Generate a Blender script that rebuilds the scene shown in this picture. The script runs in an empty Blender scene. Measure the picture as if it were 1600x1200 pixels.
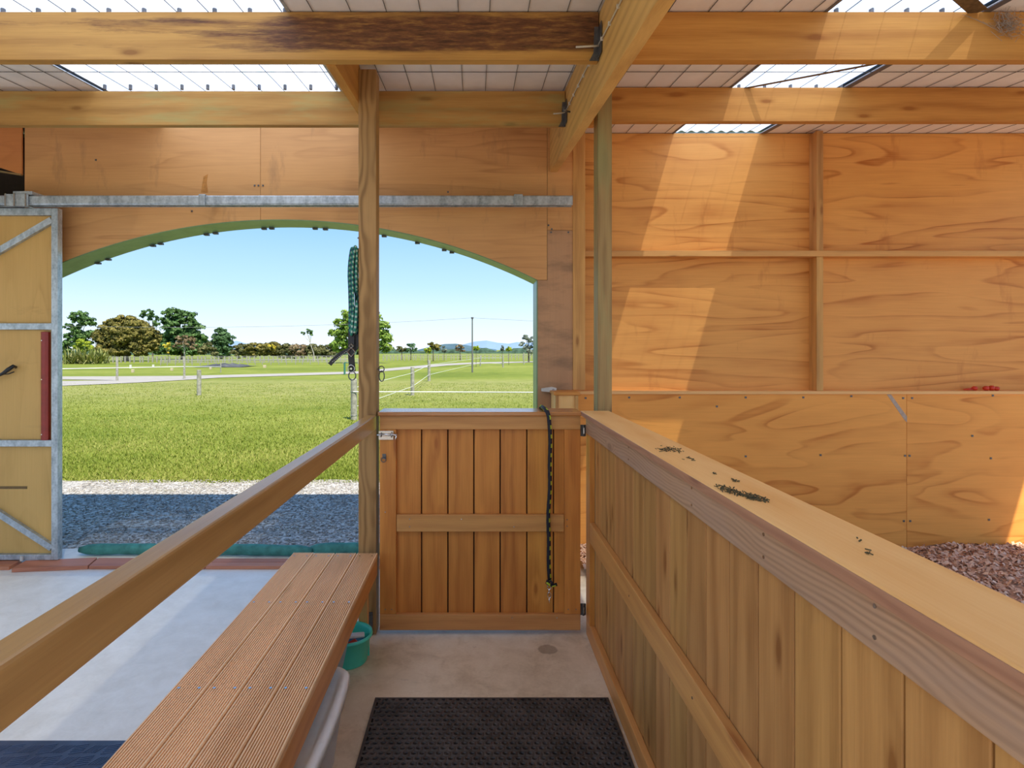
import bpy, bmesh, math, random
import numpy as np
from mathutils import Vector, Matrix
random.seed(7); RNG = np.random.default_rng(7)
C = bpy.context.scene.collection
PI = math.pi
# ------------------------------------------------------------------ camera, sky, sun, exposure
F = 880.0; CX = 743.0; CY = 545.0; H = 1.55
cd = bpy.data.cameras.new('camera'); cam = bpy.data.objects.new('camera', cd); C.objects.link(cam)
cam.location = (0, 0, H); cam.rotation_euler = (PI/2, 0, 0)
cd.sensor_width = 36; cd.sensor_fit = 'HORIZONTAL'; cd.lens = F/1600*36
cd.shift_x = (800-CX)/1600; cd.shift_y = -(600-CY)/1600; cd.clip_start = .02; cd.clip_end = 5000
sc = bpy.context.scene; sc.camera = cam
vs = sc.view_settings; vs.view_transform = 'Standard'; vs.look = 'None'; vs.gamma = 1; vs.use_curve_mapping = False
vs.exposure = 1.02
SUN_DIR = Vector((-.30, .47, -1.0)).normalized()      # the way the light travels
SUN = 3.7; SKY = .68
sc.cycles.max_bounces = 10; sc.cycles.diffuse_bounces = 7; sc.cycles.transparent_max_bounces = 12
sc.cycles.sample_clamp_indirect = 6; sc.cycles.caustics_reflective = False; sc.cycles.caustics_refractive = False
sl = bpy.data.lights.new('sun', 'SUN'); sl.energy = SUN; sl.angle = math.radians(.55); sl.color = (1, .93, .80)
so = bpy.data.objects.new('sun', sl); C.objects.link(so)
so.rotation_euler = SUN_DIR.to_track_quat('-Z', 'Y').to_euler(); so.location = (6, -8, 20)

class NT:
    def __init__(s, nt): s.nt = nt; s.n = nt.nodes; s.l = nt.links
    def add(s, typ, **kw):
        nd = s.n.new(typ)
        for k, v in kw.items():
            if k.startswith('i_'):
                key = k[2:]; key = int(key) if key.isdigit() else key.replace('_', ' ')
                s.inp(nd, key, v)
            else: setattr(nd, k, v)
        return nd
    def inp(s, nd, key, v):
        if isinstance(v, bpy.types.NodeSocket): s.l.new(v, nd.inputs[key])
        else: nd.inputs[key].default_value = v
    def math(s, op, a, b=None, c=None, clamp=False):
        nd = s.n.new('ShaderNodeMath'); nd.operation = op; nd.use_clamp = clamp
        s.inp(nd, 0, a)
        if b is not None: s.inp(nd, 1, b)
        if c is not None: s.inp(nd, 2, c)
        return nd.outputs[0]
    def vmath(s, op, a, b=None):
        nd = s.n.new('ShaderNodeVectorMath'); nd.operation = op; s.inp(nd, 0, a)
        if b is not None: s.inp(nd, 1, b)
        return nd.outputs[0]
    def noise(s, vec, scale, detail=2, rough=.5, dist=0):
        nd = s.n.new('ShaderNodeTexNoise'); s.inp(nd, 'Vector', vec)
        nd.inputs['Scale'].default_value = scale; nd.inputs['Detail'].default_value = detail
        nd.inputs['Roughness'].default_value = rough; nd.inputs['Distortion'].default_value = dist
        return nd.outputs[0]
    def ramp(s, fac, stops, interp='LINEAR'):
        nd = s.n.new('ShaderNodeValToRGB'); cr = nd.color_ramp; cr.interpolation = interp
        while len(cr.elements) < len(stops): cr.elements.new(.5)
        for e, (p, c) in zip(cr.elements, stops):
            e.position = p; e.color = (c[0], c[1], c[2], 1) if not isinstance(c, (int, float)) else (c, c, c, 1)
        s.inp(nd, 0, fac); return nd.outputs[0]
    def mix(s, fac, a, b, mode='MIX'):
        nd = s.n.new('ShaderNodeMix'); nd.data_type = 'RGBA'; nd.blend_type = mode
        s.inp(nd, 0, fac)
        for i, v in ((6, a), (7, b)):
            if not isinstance(v, bpy.types.NodeSocket) and len(v) == 3: v = (*v, 1)
            s.inp(nd, i, v)
        return nd.outputs[2]

W = bpy.data.worlds.new('sky'); sc.world = W; W.use_nodes = True
nt = NT(W.node_tree); nt.n.clear()
tc = nt.add('ShaderNodeTexCoord'); sp = nt.add('ShaderNodeSeparateXYZ', i_0=tc.outputs['Generated'])
skycol = nt.ramp(sp.outputs[2], [(0, (.74, .82, .90)), (.035, (.66, .80, .93)), (.11, (.43, .66, .91)), (.24, (.22, .46, .82)), (.6, (.12, .30, .66)), (1, (.08, .22, .55))])
bg = nt.add('ShaderNodeBackground', i_Color=skycol, i_Strength=SKY)
nt.l.new(bg.outputs[0], nt.add('ShaderNodeOutputWorld').inputs[0])

# ------------------------------------------------------------------ materials
def new_mat(name):
    m = bpy.data.materials.new(name); m.use_nodes = True; t = NT(m.node_tree); t.n.clear()
    t.out = t.add('ShaderNodeOutputMaterial'); t.b = t.add('ShaderNodeBsdfPrincipled')
    t.l.new(t.b.outputs[0], t.out.inputs[0]); return m, t
def bump(t, h, strength=.3, dist=.002):
    nd = t.add('ShaderNodeBump', i_Height=h); nd.inputs['Strength'].default_value = strength; nd.inputs['Distance'].default_value = dist
    t.l.new(nd.outputs[0], t.b.inputs['Normal'])
def simple(name, col, rough=.6, metal=0., var=.12, scale=30, bmp=0., spec=.5, col2=None):
    m, t = new_mat(name); co = t.add('ShaderNodeTexCoord').outputs['Object']
    n = t.noise(co, scale, 4, .6)
    c2 = col2 or tuple(c*(1-var*2.2) for c in col)
    t.l.new(t.ramp(n, [(.3, c2), (.7, col)]), t.b.inputs['Base Color'])
    t.b.inputs['Roughness'].default_value = rough; t.b.inputs['Metallic'].default_value = metal
    t.b.inputs['Specular IOR Level'].default_value = spec
    if bmp: bump(t, n, bmp, .004)
    return m
def axes(t, vec, axis):
    s = t.add('ShaderNodeSeparateXYZ', i_0=vec).outputs
    o = {'x': (0, 1, 2), 'y': (1, 0, 2), 'z': (2, 0, 1)}[axis]
    return s[o[0]], s[o[1]], s[o[2]]
_woods = {}
def wood(key, axis, light, dark, ring=28, fiber=.35, contrast=1., rough=.55, knots=.5, spec=.35, stain=None, var=.22, rad=.05, stain_amt=.5):
    k = key+'_'+axis
    if k in _woods: return _woods[k]
    m, t = new_mat(k); co = t.add('ShaderNodeTexCoord').outputs['Object']
    rnd = t.add('ShaderNodeObjectInfo').outputs['Random']
    a, b, c = axes(t, co, axis)
    a = t.math('ADD', a, t.math('MULTIPLY', rnd, 37.))
    r2 = t.math('FRACT', t.math('MULTIPLY', rnd, 17.3)); r3 = t.math('FRACT', t.math('MULTIPLY', rnd, 91.7))
    P = t.add('ShaderNodeCombineXYZ', i_0=a, i_1=b, i_2=c).outputs[0]
    b1 = t.math('ADD', b, t.math('MULTIPLY', t.math('SUBTRACT', r2, .5), .10)); c1 = t.math('ADD', c, t.math('ADD', t.math('MULTIPLY', r3, .05), rad))
    lo = t.noise(t.vmath('MULTIPLY', P, (1.9, 5, 5)), 1., 2, .5)
    vo = t.add('ShaderNodeTexVoronoi', i_Vector=t.add('ShaderNodeCombineXYZ', i_0=t.math('MULTIPLY', a, 2.0), i_1=t.math('MULTIPLY', t.math('ADD', b, c), 6.5), i_2=0.).outputs[0], i_Scale=1.)
    vo.voronoi_dimensions = '2D'
    kd = vo.outputs['Distance']
    kn = t.math('SUBTRACT', 1., t.math('SMOOTH_MIN', t.math('DIVIDE', kd, .20), 1., .1), clamp=True)
    keep = t.math('GREATER_THAN', t.add('ShaderNodeSeparateXYZ', i_0=vo.outputs['Color']).outputs[0], 1-knots)
    kn = t.math('MULTIPLY', kn, keep)
    r = t.math('SQRT', t.math('ADD', t.math('MULTIPLY', b1, b1), t.math('MULTIPLY', c1, c1)))
    r = t.math('ADD', r, t.math('MULTIPLY', lo, .085))
    r = t.math('ADD', r, t.math('MULTIPLY', kn, .035))
    band = t.math('MULTIPLY_ADD', t.math('SINE', t.math('MULTIPLY', r, ring*2*PI)), .5, .5)
    band = t.math('MULTIPLY', t.math('POWER', band, 1.6), t.ramp(t.noise(t.vmath('MULTIPLY', P, (1.5, 14, 14)), 1., 2, .5), [(.3, .35), (.6, 1)]))
    fib = t.noise(t.vmath('MULTIPLY', P, (5, 170, 170)), 1., 3, .6)
    tone = t.noise(t.vmath('MULTIPLY', P, (1.1, 6, 6)), 1., 3, .6)
    v = t.math('ADD', t.math('MULTIPLY', band, .52*contrast), t.math('MULTIPLY', t.math('SUBTRACT', fib, .5), fiber*2))
    v = t.math('ADD', v, t.math('MULTIPLY', t.math('SUBTRACT', tone, .45), .9))
    v = t.math('ADD', v, t.math('MULTIPLY', t.math('POWER', kn, 3.), 1.6))
    v = t.math('ADD', v, .12)
    mid = tuple((x*.55+y*.45) for x, y in zip(light, dark))
    col = t.ramp(v, [(0, light), (.45, mid), (1, dark)])
    hs = t.add('ShaderNodeHueSaturation', i_Color=col, i_Value=t.math('MULTIPLY_ADD', r3, var, 1-var*.5), i_Hue=t.math('MULTIPLY_ADD', r2, .008, .496))
    col = hs.outputs[0]
    if stain:
        st = t.noise(t.vmath('MULTIPLY', P, (1.6, 9, 9)), 1., 4, .65)
        col = t.mix(t.math('MULTIPLY', t.ramp(st, [(.48, 0), (.66, 1)]), stain_amt), col, stain)
    t.l.new(col, t.b.inputs['Base Color'])
    t.b.inputs['Roughness'].default_value = rough; t.b.inputs['Specular IOR Level'].default_value = spec
    bump(t, t.math('ADD', fib, t.math('MULTIPLY', band, .5)), .25, .0015)
    _woods[k] = m; return m
def ply(name, axis, light, dark, contrast=1., freq=9., stain=None, rough=.55, sx=.55, sy=2.6, stain_lo=.5, spec=.35):
    m, t = new_mat(name); co = t.add('ShaderNodeTexCoord').outputs['Object']
    rnd = t.add('ShaderNodeObjectInfo').outputs['Random']
    a, b, c = axes(t, co, axis)                       # a along the grain; sheets are thin in y
    if axis == 'x': u, v_ = a, c
    else: u, v_ = a, b
    P = t.add('ShaderNodeCombineXYZ', i_0=t.math('ADD', u, t.math('MULTIPLY', rnd, 23.)), i_1=v_, i_2=0.).outputs[0]
    n = t.noise(t.vmath('MULTIPLY', P, (sx, sy, 1)), 1.4, 2, .42, .35)
    s = t.math('FRACT', t.math('MULTIPLY', n, freq))
    band = t.ramp(s, [(0, 0.), (.35, .05), (.72, .45), (.90, 1.), (1, 0.)], 'EASE')
    fib = t.noise(t.vmath('MULTIPLY', P, (3, 90, 1)), 1., 3, .6)
    tone = t.noise(t.vmath('MULTIPLY', P, (.8, 2.2, 1)), 1.3, 3, .55)
    v = t.math('ADD', t.math('MULTIPLY', t.math('MULTIPLY', band, t.ramp(tone, [(.35, .15), (.65, 1)])), .75*contrast), t.math('MULTIPLY', t.math('SUBTRACT', fib, .5), .55))
    v = t.math('ADD', v, t.math('MULTIPLY', t.math('SUBTRACT', tone, .5), .7)); v = t.math('ADD', v, .18)
    mid = tuple(x*.6+y*.4 for x, y in zip(light, dark))
    col = t.ramp(v, [(0, light), (.5, mid), (1, dark)])
    if stain:
        st = t.noise(t.vmath('MULTIPLY', P, (6, 1.6, 1)), 1., 5, .65)
        col = t.mix(t.math('MULTIPLY', t.ramp(st, [(stain_lo, 0), (stain_lo+.18, 1)]), .55), col, stain)
    t.l.new(col, t.b.inputs['Base Color']); t.b.inputs['Roughness'].default_value = rough; t.b.inputs['Specular IOR Level'].default_value = spec
    bump(t, fib, .12, .001); return m

def GATE(a): return wood('gate_timber', a, (.76, .32, .062), (.44, .14, .024), ring=20, contrast=.9, knots=.35, rough=.42, spec=.4)
def FRAME(a): return wood('frame_timber', a, (.68, .33, .105), (.44, .17, .05), ring=18, contrast=.6, knots=.2, rough=.42, var=.1, spec=.4)
def BOARD(a): return wood('board_timber', a, (.56, .29, .095), (.27, .11, .028), ring=15, fiber=.3, contrast=.8, knots=.45, rough=.5, var=.26)
def GREYRAIL(a): return wood('weathered_rail', a, (.50, .315, .19), (.28, .165, .10), ring=85, contrast=1., knots=.12, rough=.45, var=.05, stain=(.40, .28, .22))
def CAPW(a): return wood('cap_timber', a, (.97, .60, .24), (.84, .42, .12), ring=24, contrast=.9, knots=.08, rough=.5, var=.04, spec=.25)
def HAND(a): return wood('handrail_timber', a, (.52, .30, .11), (.29, .145, .045), ring=14, contrast=.8, knots=.22, rough=.28, var=.05, spec=.6)
def BEAM(a): return wood('rough_beam', a, (.68, .325, .075), (.38, .135, .023), ring=11, contrast=.8, knots=.45, rough=.7, var=.12)
def GBEAM(a): return wood('treated_beam', a, (.56, .30, .085), (.30, .135, .032), ring=11, contrast=.8, knots=.5, rough=.7, var=.08, stain=(.36, .38, .14), stain_amt=.5)
def stained_beam():
    m = wood('stained_beam', 'x', (.56, .29, .075), (.29, .12, .026), ring=13, contrast=.9, knots=.3, rough=.55, var=.02)
    t = NT(m.node_tree); b = [n for n in t.n if n.type == 'BSDF_PRINCIPLED'][0]; src = b.inputs['Base Color'].links[0].from_socket
    co = t.add('ShaderNodeTexCoord').outputs['Object']; s = t.add('ShaderNodeSeparateXYZ', i_0=co).outputs
    n1 = t.noise(t.vmath('MULTIPLY', co, (1.6, 1, 16)), 1., 6, .72, .3); n2 = t.noise(t.vmath('MULTIPLY', co, (9, 9, 60)), 1., 4, .7)
    ramp = t.math('MULTIPLY_ADD', t.ramp(t.math('DIVIDE', t.math('ADD', s[0], .2), 3.4), [(.30, 0), (.62, .45), (.80, 1)]), .34, t.math('MULTIPLY_ADD', n2, .18, -.09))
    hi = t.ramp(t.math('DIVIDE', t.math('ADD', s[2], .01), .214), [(0, .25), (.3, 1), (.85, 1), (1, .8)])
    k = t.ramp(t.math('MULTIPLY', t.math('ADD', n1, ramp), hi), [(.58, 0), (.76, .92)])
    dk = t.ramp(n2, [(.35, (.045, .014, .008)), (.52, (.13, .045, .02)), (.7, (.30, .15, .04))])
    t.l.new(t.mix(k, src, dk), b.inputs['Base Color']); return m
_db = []
def DBEAM(a):
    if not _db: _db.append(stained_beam())
    return _db[0]
def POST(a): return wood('post_timber', a, (.47, .275, .10), (.26, .14, .045), ring=60, contrast=1.9, knots=0., rough=.6, var=.05, rad=.12)
def GPOST(a): return wood('treated_post', a, (.40, .27, .11), (.20, .115, .045), ring=26, contrast=1., knots=.1, rough=.6, var=.05, stain=(.27, .30, .13))
def STUD(a): return wood('stud_timber', a, (.72, .40, .13), (.38, .17, .05), ring=16, contrast=.9, knots=.35, rough=.6)
def DECK(a): return wood('decking', a, (.90, .60, .33), (.68, .40, .18), ring=18, contrast=.7, knots=.12, rough=.5, var=.14)
def SILL(a): return wood('red_board', a, (.60, .24, .13), (.36, .11, .06), ring=14, contrast=.8, knots=.1, rough=.55, var=.2)
PLYL = ply('ply_lining', 'x', (.74, .39, .15), (.42, .18, .06), contrast=.5, freq=6, stain=(.30, .16, .08), stain_lo=.58, sx=.4, sy=3.2)
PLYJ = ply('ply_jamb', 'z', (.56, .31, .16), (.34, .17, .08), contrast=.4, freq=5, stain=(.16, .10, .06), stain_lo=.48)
PLYR = ply('ply_stall', 'x', (.90, .44, .12), (.50, .155, .028), contrast=.9, freq=7, sx=.38, sy=2.9, rough=.5, spec=.3, stain=(.50, .17, .04), stain_lo=.60)
PLYK = ply('ply_kick', 'x', (.98, .45, .10), (.62, .20, .03), contrast=1., freq=7, sx=.45, sy=2.3, rough=.5, spec=.3)
PLYD = ply('ply_door', 'z', (.72, .44, .14), (.50, .27, .07), contrast=.5, freq=5, rough=.5, stain=(.36, .19, .06), stain_lo=.6)
PLYRED = ply('ply_red', 'x', (.70, .27, .08), (.46, .14, .04), contrast=.5, freq=6)

def galv():
    m, t = new_mat('galvanised'); co = t.add('ShaderNodeTexCoord').outputs['Object']
    n = t.noise(t.vmath('MULTIPLY', co, (1, 1, .4)), 22, 4, .65); v = t.add('ShaderNodeTexVoronoi', i_Vector=co, i_Scale=60.).outputs['Distance']
    k = t.math('ADD', n, t.math('MULTIPLY', v, .2))
    t.l.new(t.ramp(k, [(.35, (.27, .31, .34)), (.75, (.60, .66, .70))]), t.b.inputs['Base Color'])
    t.b.inputs['Metallic'].default_value = .55; t.b.inputs['Roughness'].default_value = .42; return m
GALV = galv()
STEEL = simple('steel', (.62, .60, .57), .25, 1., .1)
DSTEEL = simple('dull_steel', (.20, .20, .21), .5, .8, .2)
CHROME = simple('chrome', (.8, .78, .76), .15, 1., .05)
BRACK = simple('bracket_paint', (.13, .12, .11), .5, .3, .2)
WHITEP = simple('white_paint', (.75, .72, .66), .4, 0, .08)
CABLE = simple('white_cable', (.62, .55, .44), .5, 0, .1)
GREENP = simple('green_reveal', (.20, .34, .17), .35, 0, .2, 9, spec=.6, col2=(.13, .24, .12))
BLACK = simple('black', (.012, .012, .013), .35, 0, .1)
LEATHER = simple('black_leather', (.022, .016, .014), .45, 0, .2, 80, .2)
REDP = simple('red_paint', (.36, .030, .022), .28, 0, .12, 20)
REDR = simple('red_plastic', (.75, .05, .015), .4, 0, .1)
DARK = simple('dark_timber', (.035, .018, .01), .8)
TEAL = simple('teal_plastic', (.09, .80, .62), .35, 0, .04)
LILAC = simple('lilac_plastic', (.34, .43, .62), .35, 0, .06)
BLUEP = simple('blue_plastic', (.10, .36, .60), .35, 0, .06)
RUBBER = simple('rubber', (.022, .019, .018), .62, 0, .3, 14, .3)
RUBT = simple('rubber_top', (.085, .072, .066), .5, 0, .35, 9, .3)
BLUEMAT = simple('blue_black_rubber', (.050, .075, .135), .45, 0, .2, 10, .2)
BLUEBAR = simple('blue_black_bar', (.075, .11, .19), .35, 0, .15, 10)
BAG = simple('green_bag', (.07, .30, .25), .75, 0, .22, 16, .6)
WEATH = simple('grey_post', (.46, .44, .36), .85, 0, .25, 12, .5)
TAPE = simple('white_tape', (.9, .9, .85), .5)
WIRE = simple('fence_wire', (.35, .35, .33), .5, .3)
PIPEP = simple('pole_grey', (.16, .16, .15), .7)
FOIL = simple('roof_paper', (.92, .88, .84), .6, 0, .05, 6)
NET = simple('netting_wire', (.13, .125, .12), .5, .3)
COLORB = simple('roof_steel', (.35, .38, .38), .5, .3)
STRAP = simple('brace_strap', (.22, .14, .07), .5, .4, .3, 60)
FLASH = simple('flashing', (.16, .15, .16), .5, .2)
WEB = simple('cobweb', (.42, .34, .27), .9)
TWIG = simple('hay_crumbs', (.17, .135, .055), .9, 0, .4, 90)
TARP = simple('dark_tarp', (.12, .12, .12), .8, 0, .4, 2)

def concrete():
    m, t = new_mat('concrete'); co = t.add('ShaderNodeTexCoord').outputs['Object']
    a = t.noise(co, 1.6, 5, .62, .4); b = t.noise(co, 9, 5, .65, .6); c = t.noise(co, 70, 3, .6)
    k = t.math('ADD', t.math('MULTIPLY', a, .5), t.math('ADD', t.math('MULTIPLY', b, .38), t.math('MULTIPLY', c, .12)))
    col = t.ramp(k, [(.36, (.56, .45, .31)), (.52, (.76, .65, .49)), (.66, (.86, .77, .62))])
    sc_ = t.noise(t.vmath('MULTIPLY', co, (6, 14, 1)), 1.2, 6, .7, 1.5)
    col = t.mix(t.math('MULTIPLY', t.ramp(sc_, [(.60, 0), (.70, 1)]), .28), col, (.28, .22, .16))
    s = t.add('ShaderNodeSeparateXYZ', i_0=co)                 # an oval damp mark near the gate
    dx = t.math('DIVIDE', t.math('SUBTRACT', s.outputs[0], .372), .055); dy = t.math('DIVIDE', t.math('SUBTRACT', s.outputs[1], 2.905), .05)
    d = t.math('ADD', t.math('MULTIPLY', dx, dx), t.math('MULTIPLY', dy, dy)); d = t.math('ADD', d, t.math('MULTIPLY', t.math('SUBTRACT', b, .5), 1.2))
    col = t.mix(t.math('MULTIPLY', t.ramp(d, [(.7, 1), (1.2, 0)]), .6), col, (.22, .17, .12))
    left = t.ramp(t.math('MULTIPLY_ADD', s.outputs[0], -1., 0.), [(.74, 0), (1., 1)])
    col = t.mix(t.math('MULTIPLY', left, .75), col, t.ramp(k, [(.36, (.80, .77, .71)), (.6, (.93, .91, .87))]))  # skylight brightness on the left floor painted into the concrete colour
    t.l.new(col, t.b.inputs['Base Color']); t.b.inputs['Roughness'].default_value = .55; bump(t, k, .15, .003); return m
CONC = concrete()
def gravel():
    m, t = new_mat('gravel'); co = t.add('ShaderNodeTexCoord').outputs['Object']
    v = t.add('ShaderNodeTexVoronoi', i_Vector=co, i_Scale=42.); n = t.noise(co, 1.2, 4, .6)
    col = t.ramp(t.add('ShaderNodeSeparateXYZ', i_0=v.outputs['Color']).outputs[0], [(0, (.20, .18, .16)), (.5, (.42, .39, .35)), (1, (.72, .68, .62))])
    col = t.mix(t.ramp(n, [(.35, .35), (.65, 0)]), col, (.22, .20, .16))
    t.l.new(col, t.b.inputs['Base Color']); t.b.inputs['Roughness'].default_value = .85; bump(t, v.outputs['Distance'], .6, .01); return m
GRAV = gravel()
def stone_mat(name, lo, hi):
    m, t = new_mat(name); at = t.add('ShaderNodeAttribute', attribute_name='tint')
    t.l.new(t.ramp(at.outputs['Fac'], [(0, lo), (1, hi)]), t.b.inputs['Base Color']); t.b.inputs['Roughness'].default_value = .8; return m
STONE = stone_mat('stones', (.15, .135, .12), (.62, .57, .51))
FLAKE = stone_mat('shavings', (.50, .26, .15), (.96, .76, .60))
def tint3(name, a, b, c, rough=.7, sub=0.):
    m, t = new_mat(name); at = t.add('ShaderNodeAttribute', attribute_name='tint')
    t.l.new(t.ramp(at.outputs['Fac'], [(0, a), (.5, b), (1, c)]), t.b.inputs['Base Color']); t.b.inputs['Roughness'].default_value = rough
    t.b.inputs['Specular IOR Level'].default_value = .2; return m
BLADE = tint3('grass_blades', (.105, .155, .016), (.20, .25, .032), (.37, .36, .10))
def grass():
    m, t = new_mat('grass'); co = t.add('ShaderNodeTexCoord').outputs['Object']; s = t.add('ShaderNodeSeparateXYZ', i_0=co).outputs
    n1 = t.noise(t.vmath('MULTIPLY', co, (.10, .16, 1)), 1., 5, .6, .5); n2 = t.noise(t.vmath('MULTIPLY', co, (1.2, 1.2, 1)), 1., 5, .7); n3 = t.noise(co, 14, 4, .7)
    k = t.math('ADD', t.math('MULTIPLY', n1, .45), t.math('ADD', t.math('MULTIPLY', n2, .3), t.math('MULTIPLY', n3, .25)))
    col = t.ramp(k, [(.36, (.11, .155, .014)), (.48, (.18, .22, .026)), (.58, (.26, .285, .05)), (.68, (.37, .35, .12))])
    # drier, mown strip in the middle distance
    dry = t.math('MULTIPLY', t.ramp(t.math('DIVIDE', s[1], 60.), [(.24, 0), (.33, 1), (.46, 1), (.50, 0)]), t.ramp(n2, [(.35, .25), (.6, .8)]))
    col = t.mix(dry, col, (.31, .30, .10))
    t.l.new(col, t.b.inputs['Base Color']); t.b.inputs['Roughness'].default_value = .8; t.b.inputs['Specular IOR Level'].default_value = .15
    bump(t, n3, .8, .05); return m
GRASS = grass()
ROADM = simple('pale_gravel_road', (.40, .365, .32), .9, 0, .08, 3)
SHAVB = simple('shavings_base', (.74, .46, .30), .9, 0, .35, 45, .8)
def sheet_mat(tr):
    m = bpy.data.materials.new('translucent_sheet'); m.use_nodes = True; t = NT(m.node_tree); t.n.clear()
    co = t.add('ShaderNodeTexCoord').outputs['Object']
    n = t.noise(t.vmath('MULTIPLY', co, (7, 1.2, 1)), 1.5, 4, .65)
    col = t.ramp(n, [(.35, (.54, .61, .74)), (.65, (.70, .75, .85))])
    a = t.add('ShaderNodeBsdfTranslucent', i_Color=col); b = t.add('ShaderNodeBsdfTransparent', i_Color=(.9, .95, 1, 1))
    mx = t.add('ShaderNodeMixShader', i_Fac=tr); t.l.new(a.outputs[0], mx.inputs[1]); t.l.new(b.outputs[0], mx.inputs[2])
    t.l.new(mx.outputs[0], t.add('ShaderNodeOutputMaterial').inputs[0]); return m
SHEET = sheet_mat(.06); SHEET_R = sheet_mat(.24)
def clear_mat():
    m, t = new_mat('frosted_plastic'); t.b.inputs['Base Color'].default_value = (.80, .82, .84, 1); t.b.inputs['Roughness'].default_value = .35
    tr = t.add('ShaderNodeBsdfTransparent', i_Color=(.9, .93, .95, 1)); mx = t.add('ShaderNodeMixShader', i_Fac=.45)
    t.l.new(t.b.outputs[0], mx.inputs[1]); t.l.new(tr.outputs[0], mx.inputs[2]); t.l.new(mx.outputs[0], t.out.inputs[0]); return m
FROST = clear_mat()
LIDP = simple('lid_plastic', (.84, .92, .97), .35, 0, .03)
def rope_mat(name, base, f1, f2, seg=.028):
    m, t = new_mat(name); uv = t.add('ShaderNodeTexCoord').outputs['UV']; s = t.add('ShaderNodeSeparateXYZ', i_0=uv).outputs
    u = t.math('DIVIDE', s[0], seg)
    row = t.math('FLOOR', t.math('MULTIPLY', s[1], 4.)); uu = t.math('ADD', u, t.math('MULTIPLY', row, .37))
    f = t.math('FRACT', uu); g = t.math('LESS_THAN', f, .42)
    sel = t.math('GREATER_THAN', t.math('FRACT', t.math('MULTIPLY', row, .5)), .25)
    which = t.mix(sel, f1, f2); col = t.mix(g, base, which)
    br = t.math('FRACT', t.math('ADD', t.math('MULTIPLY', s[0], 170.), t.math('MULTIPLY', s[1], 3.)))
    t.l.new(t.mix(t.math('MULTIPLY', t.math('LESS_THAN', br, .22), .35), col, (.01, .01, .01)), t.b.inputs['Base Color'])
    t.b.inputs['Roughness'].default_value = .7; return m
ROPEG = rope_mat('green_rope', (.015, .22, .15), (.45, .62, .52), (.012, .03, .10))
ROPEY = rope_mat('black_rope', (.010, .010, .022), (.50, .62, .03), (.012, .012, .02), .05)

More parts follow.
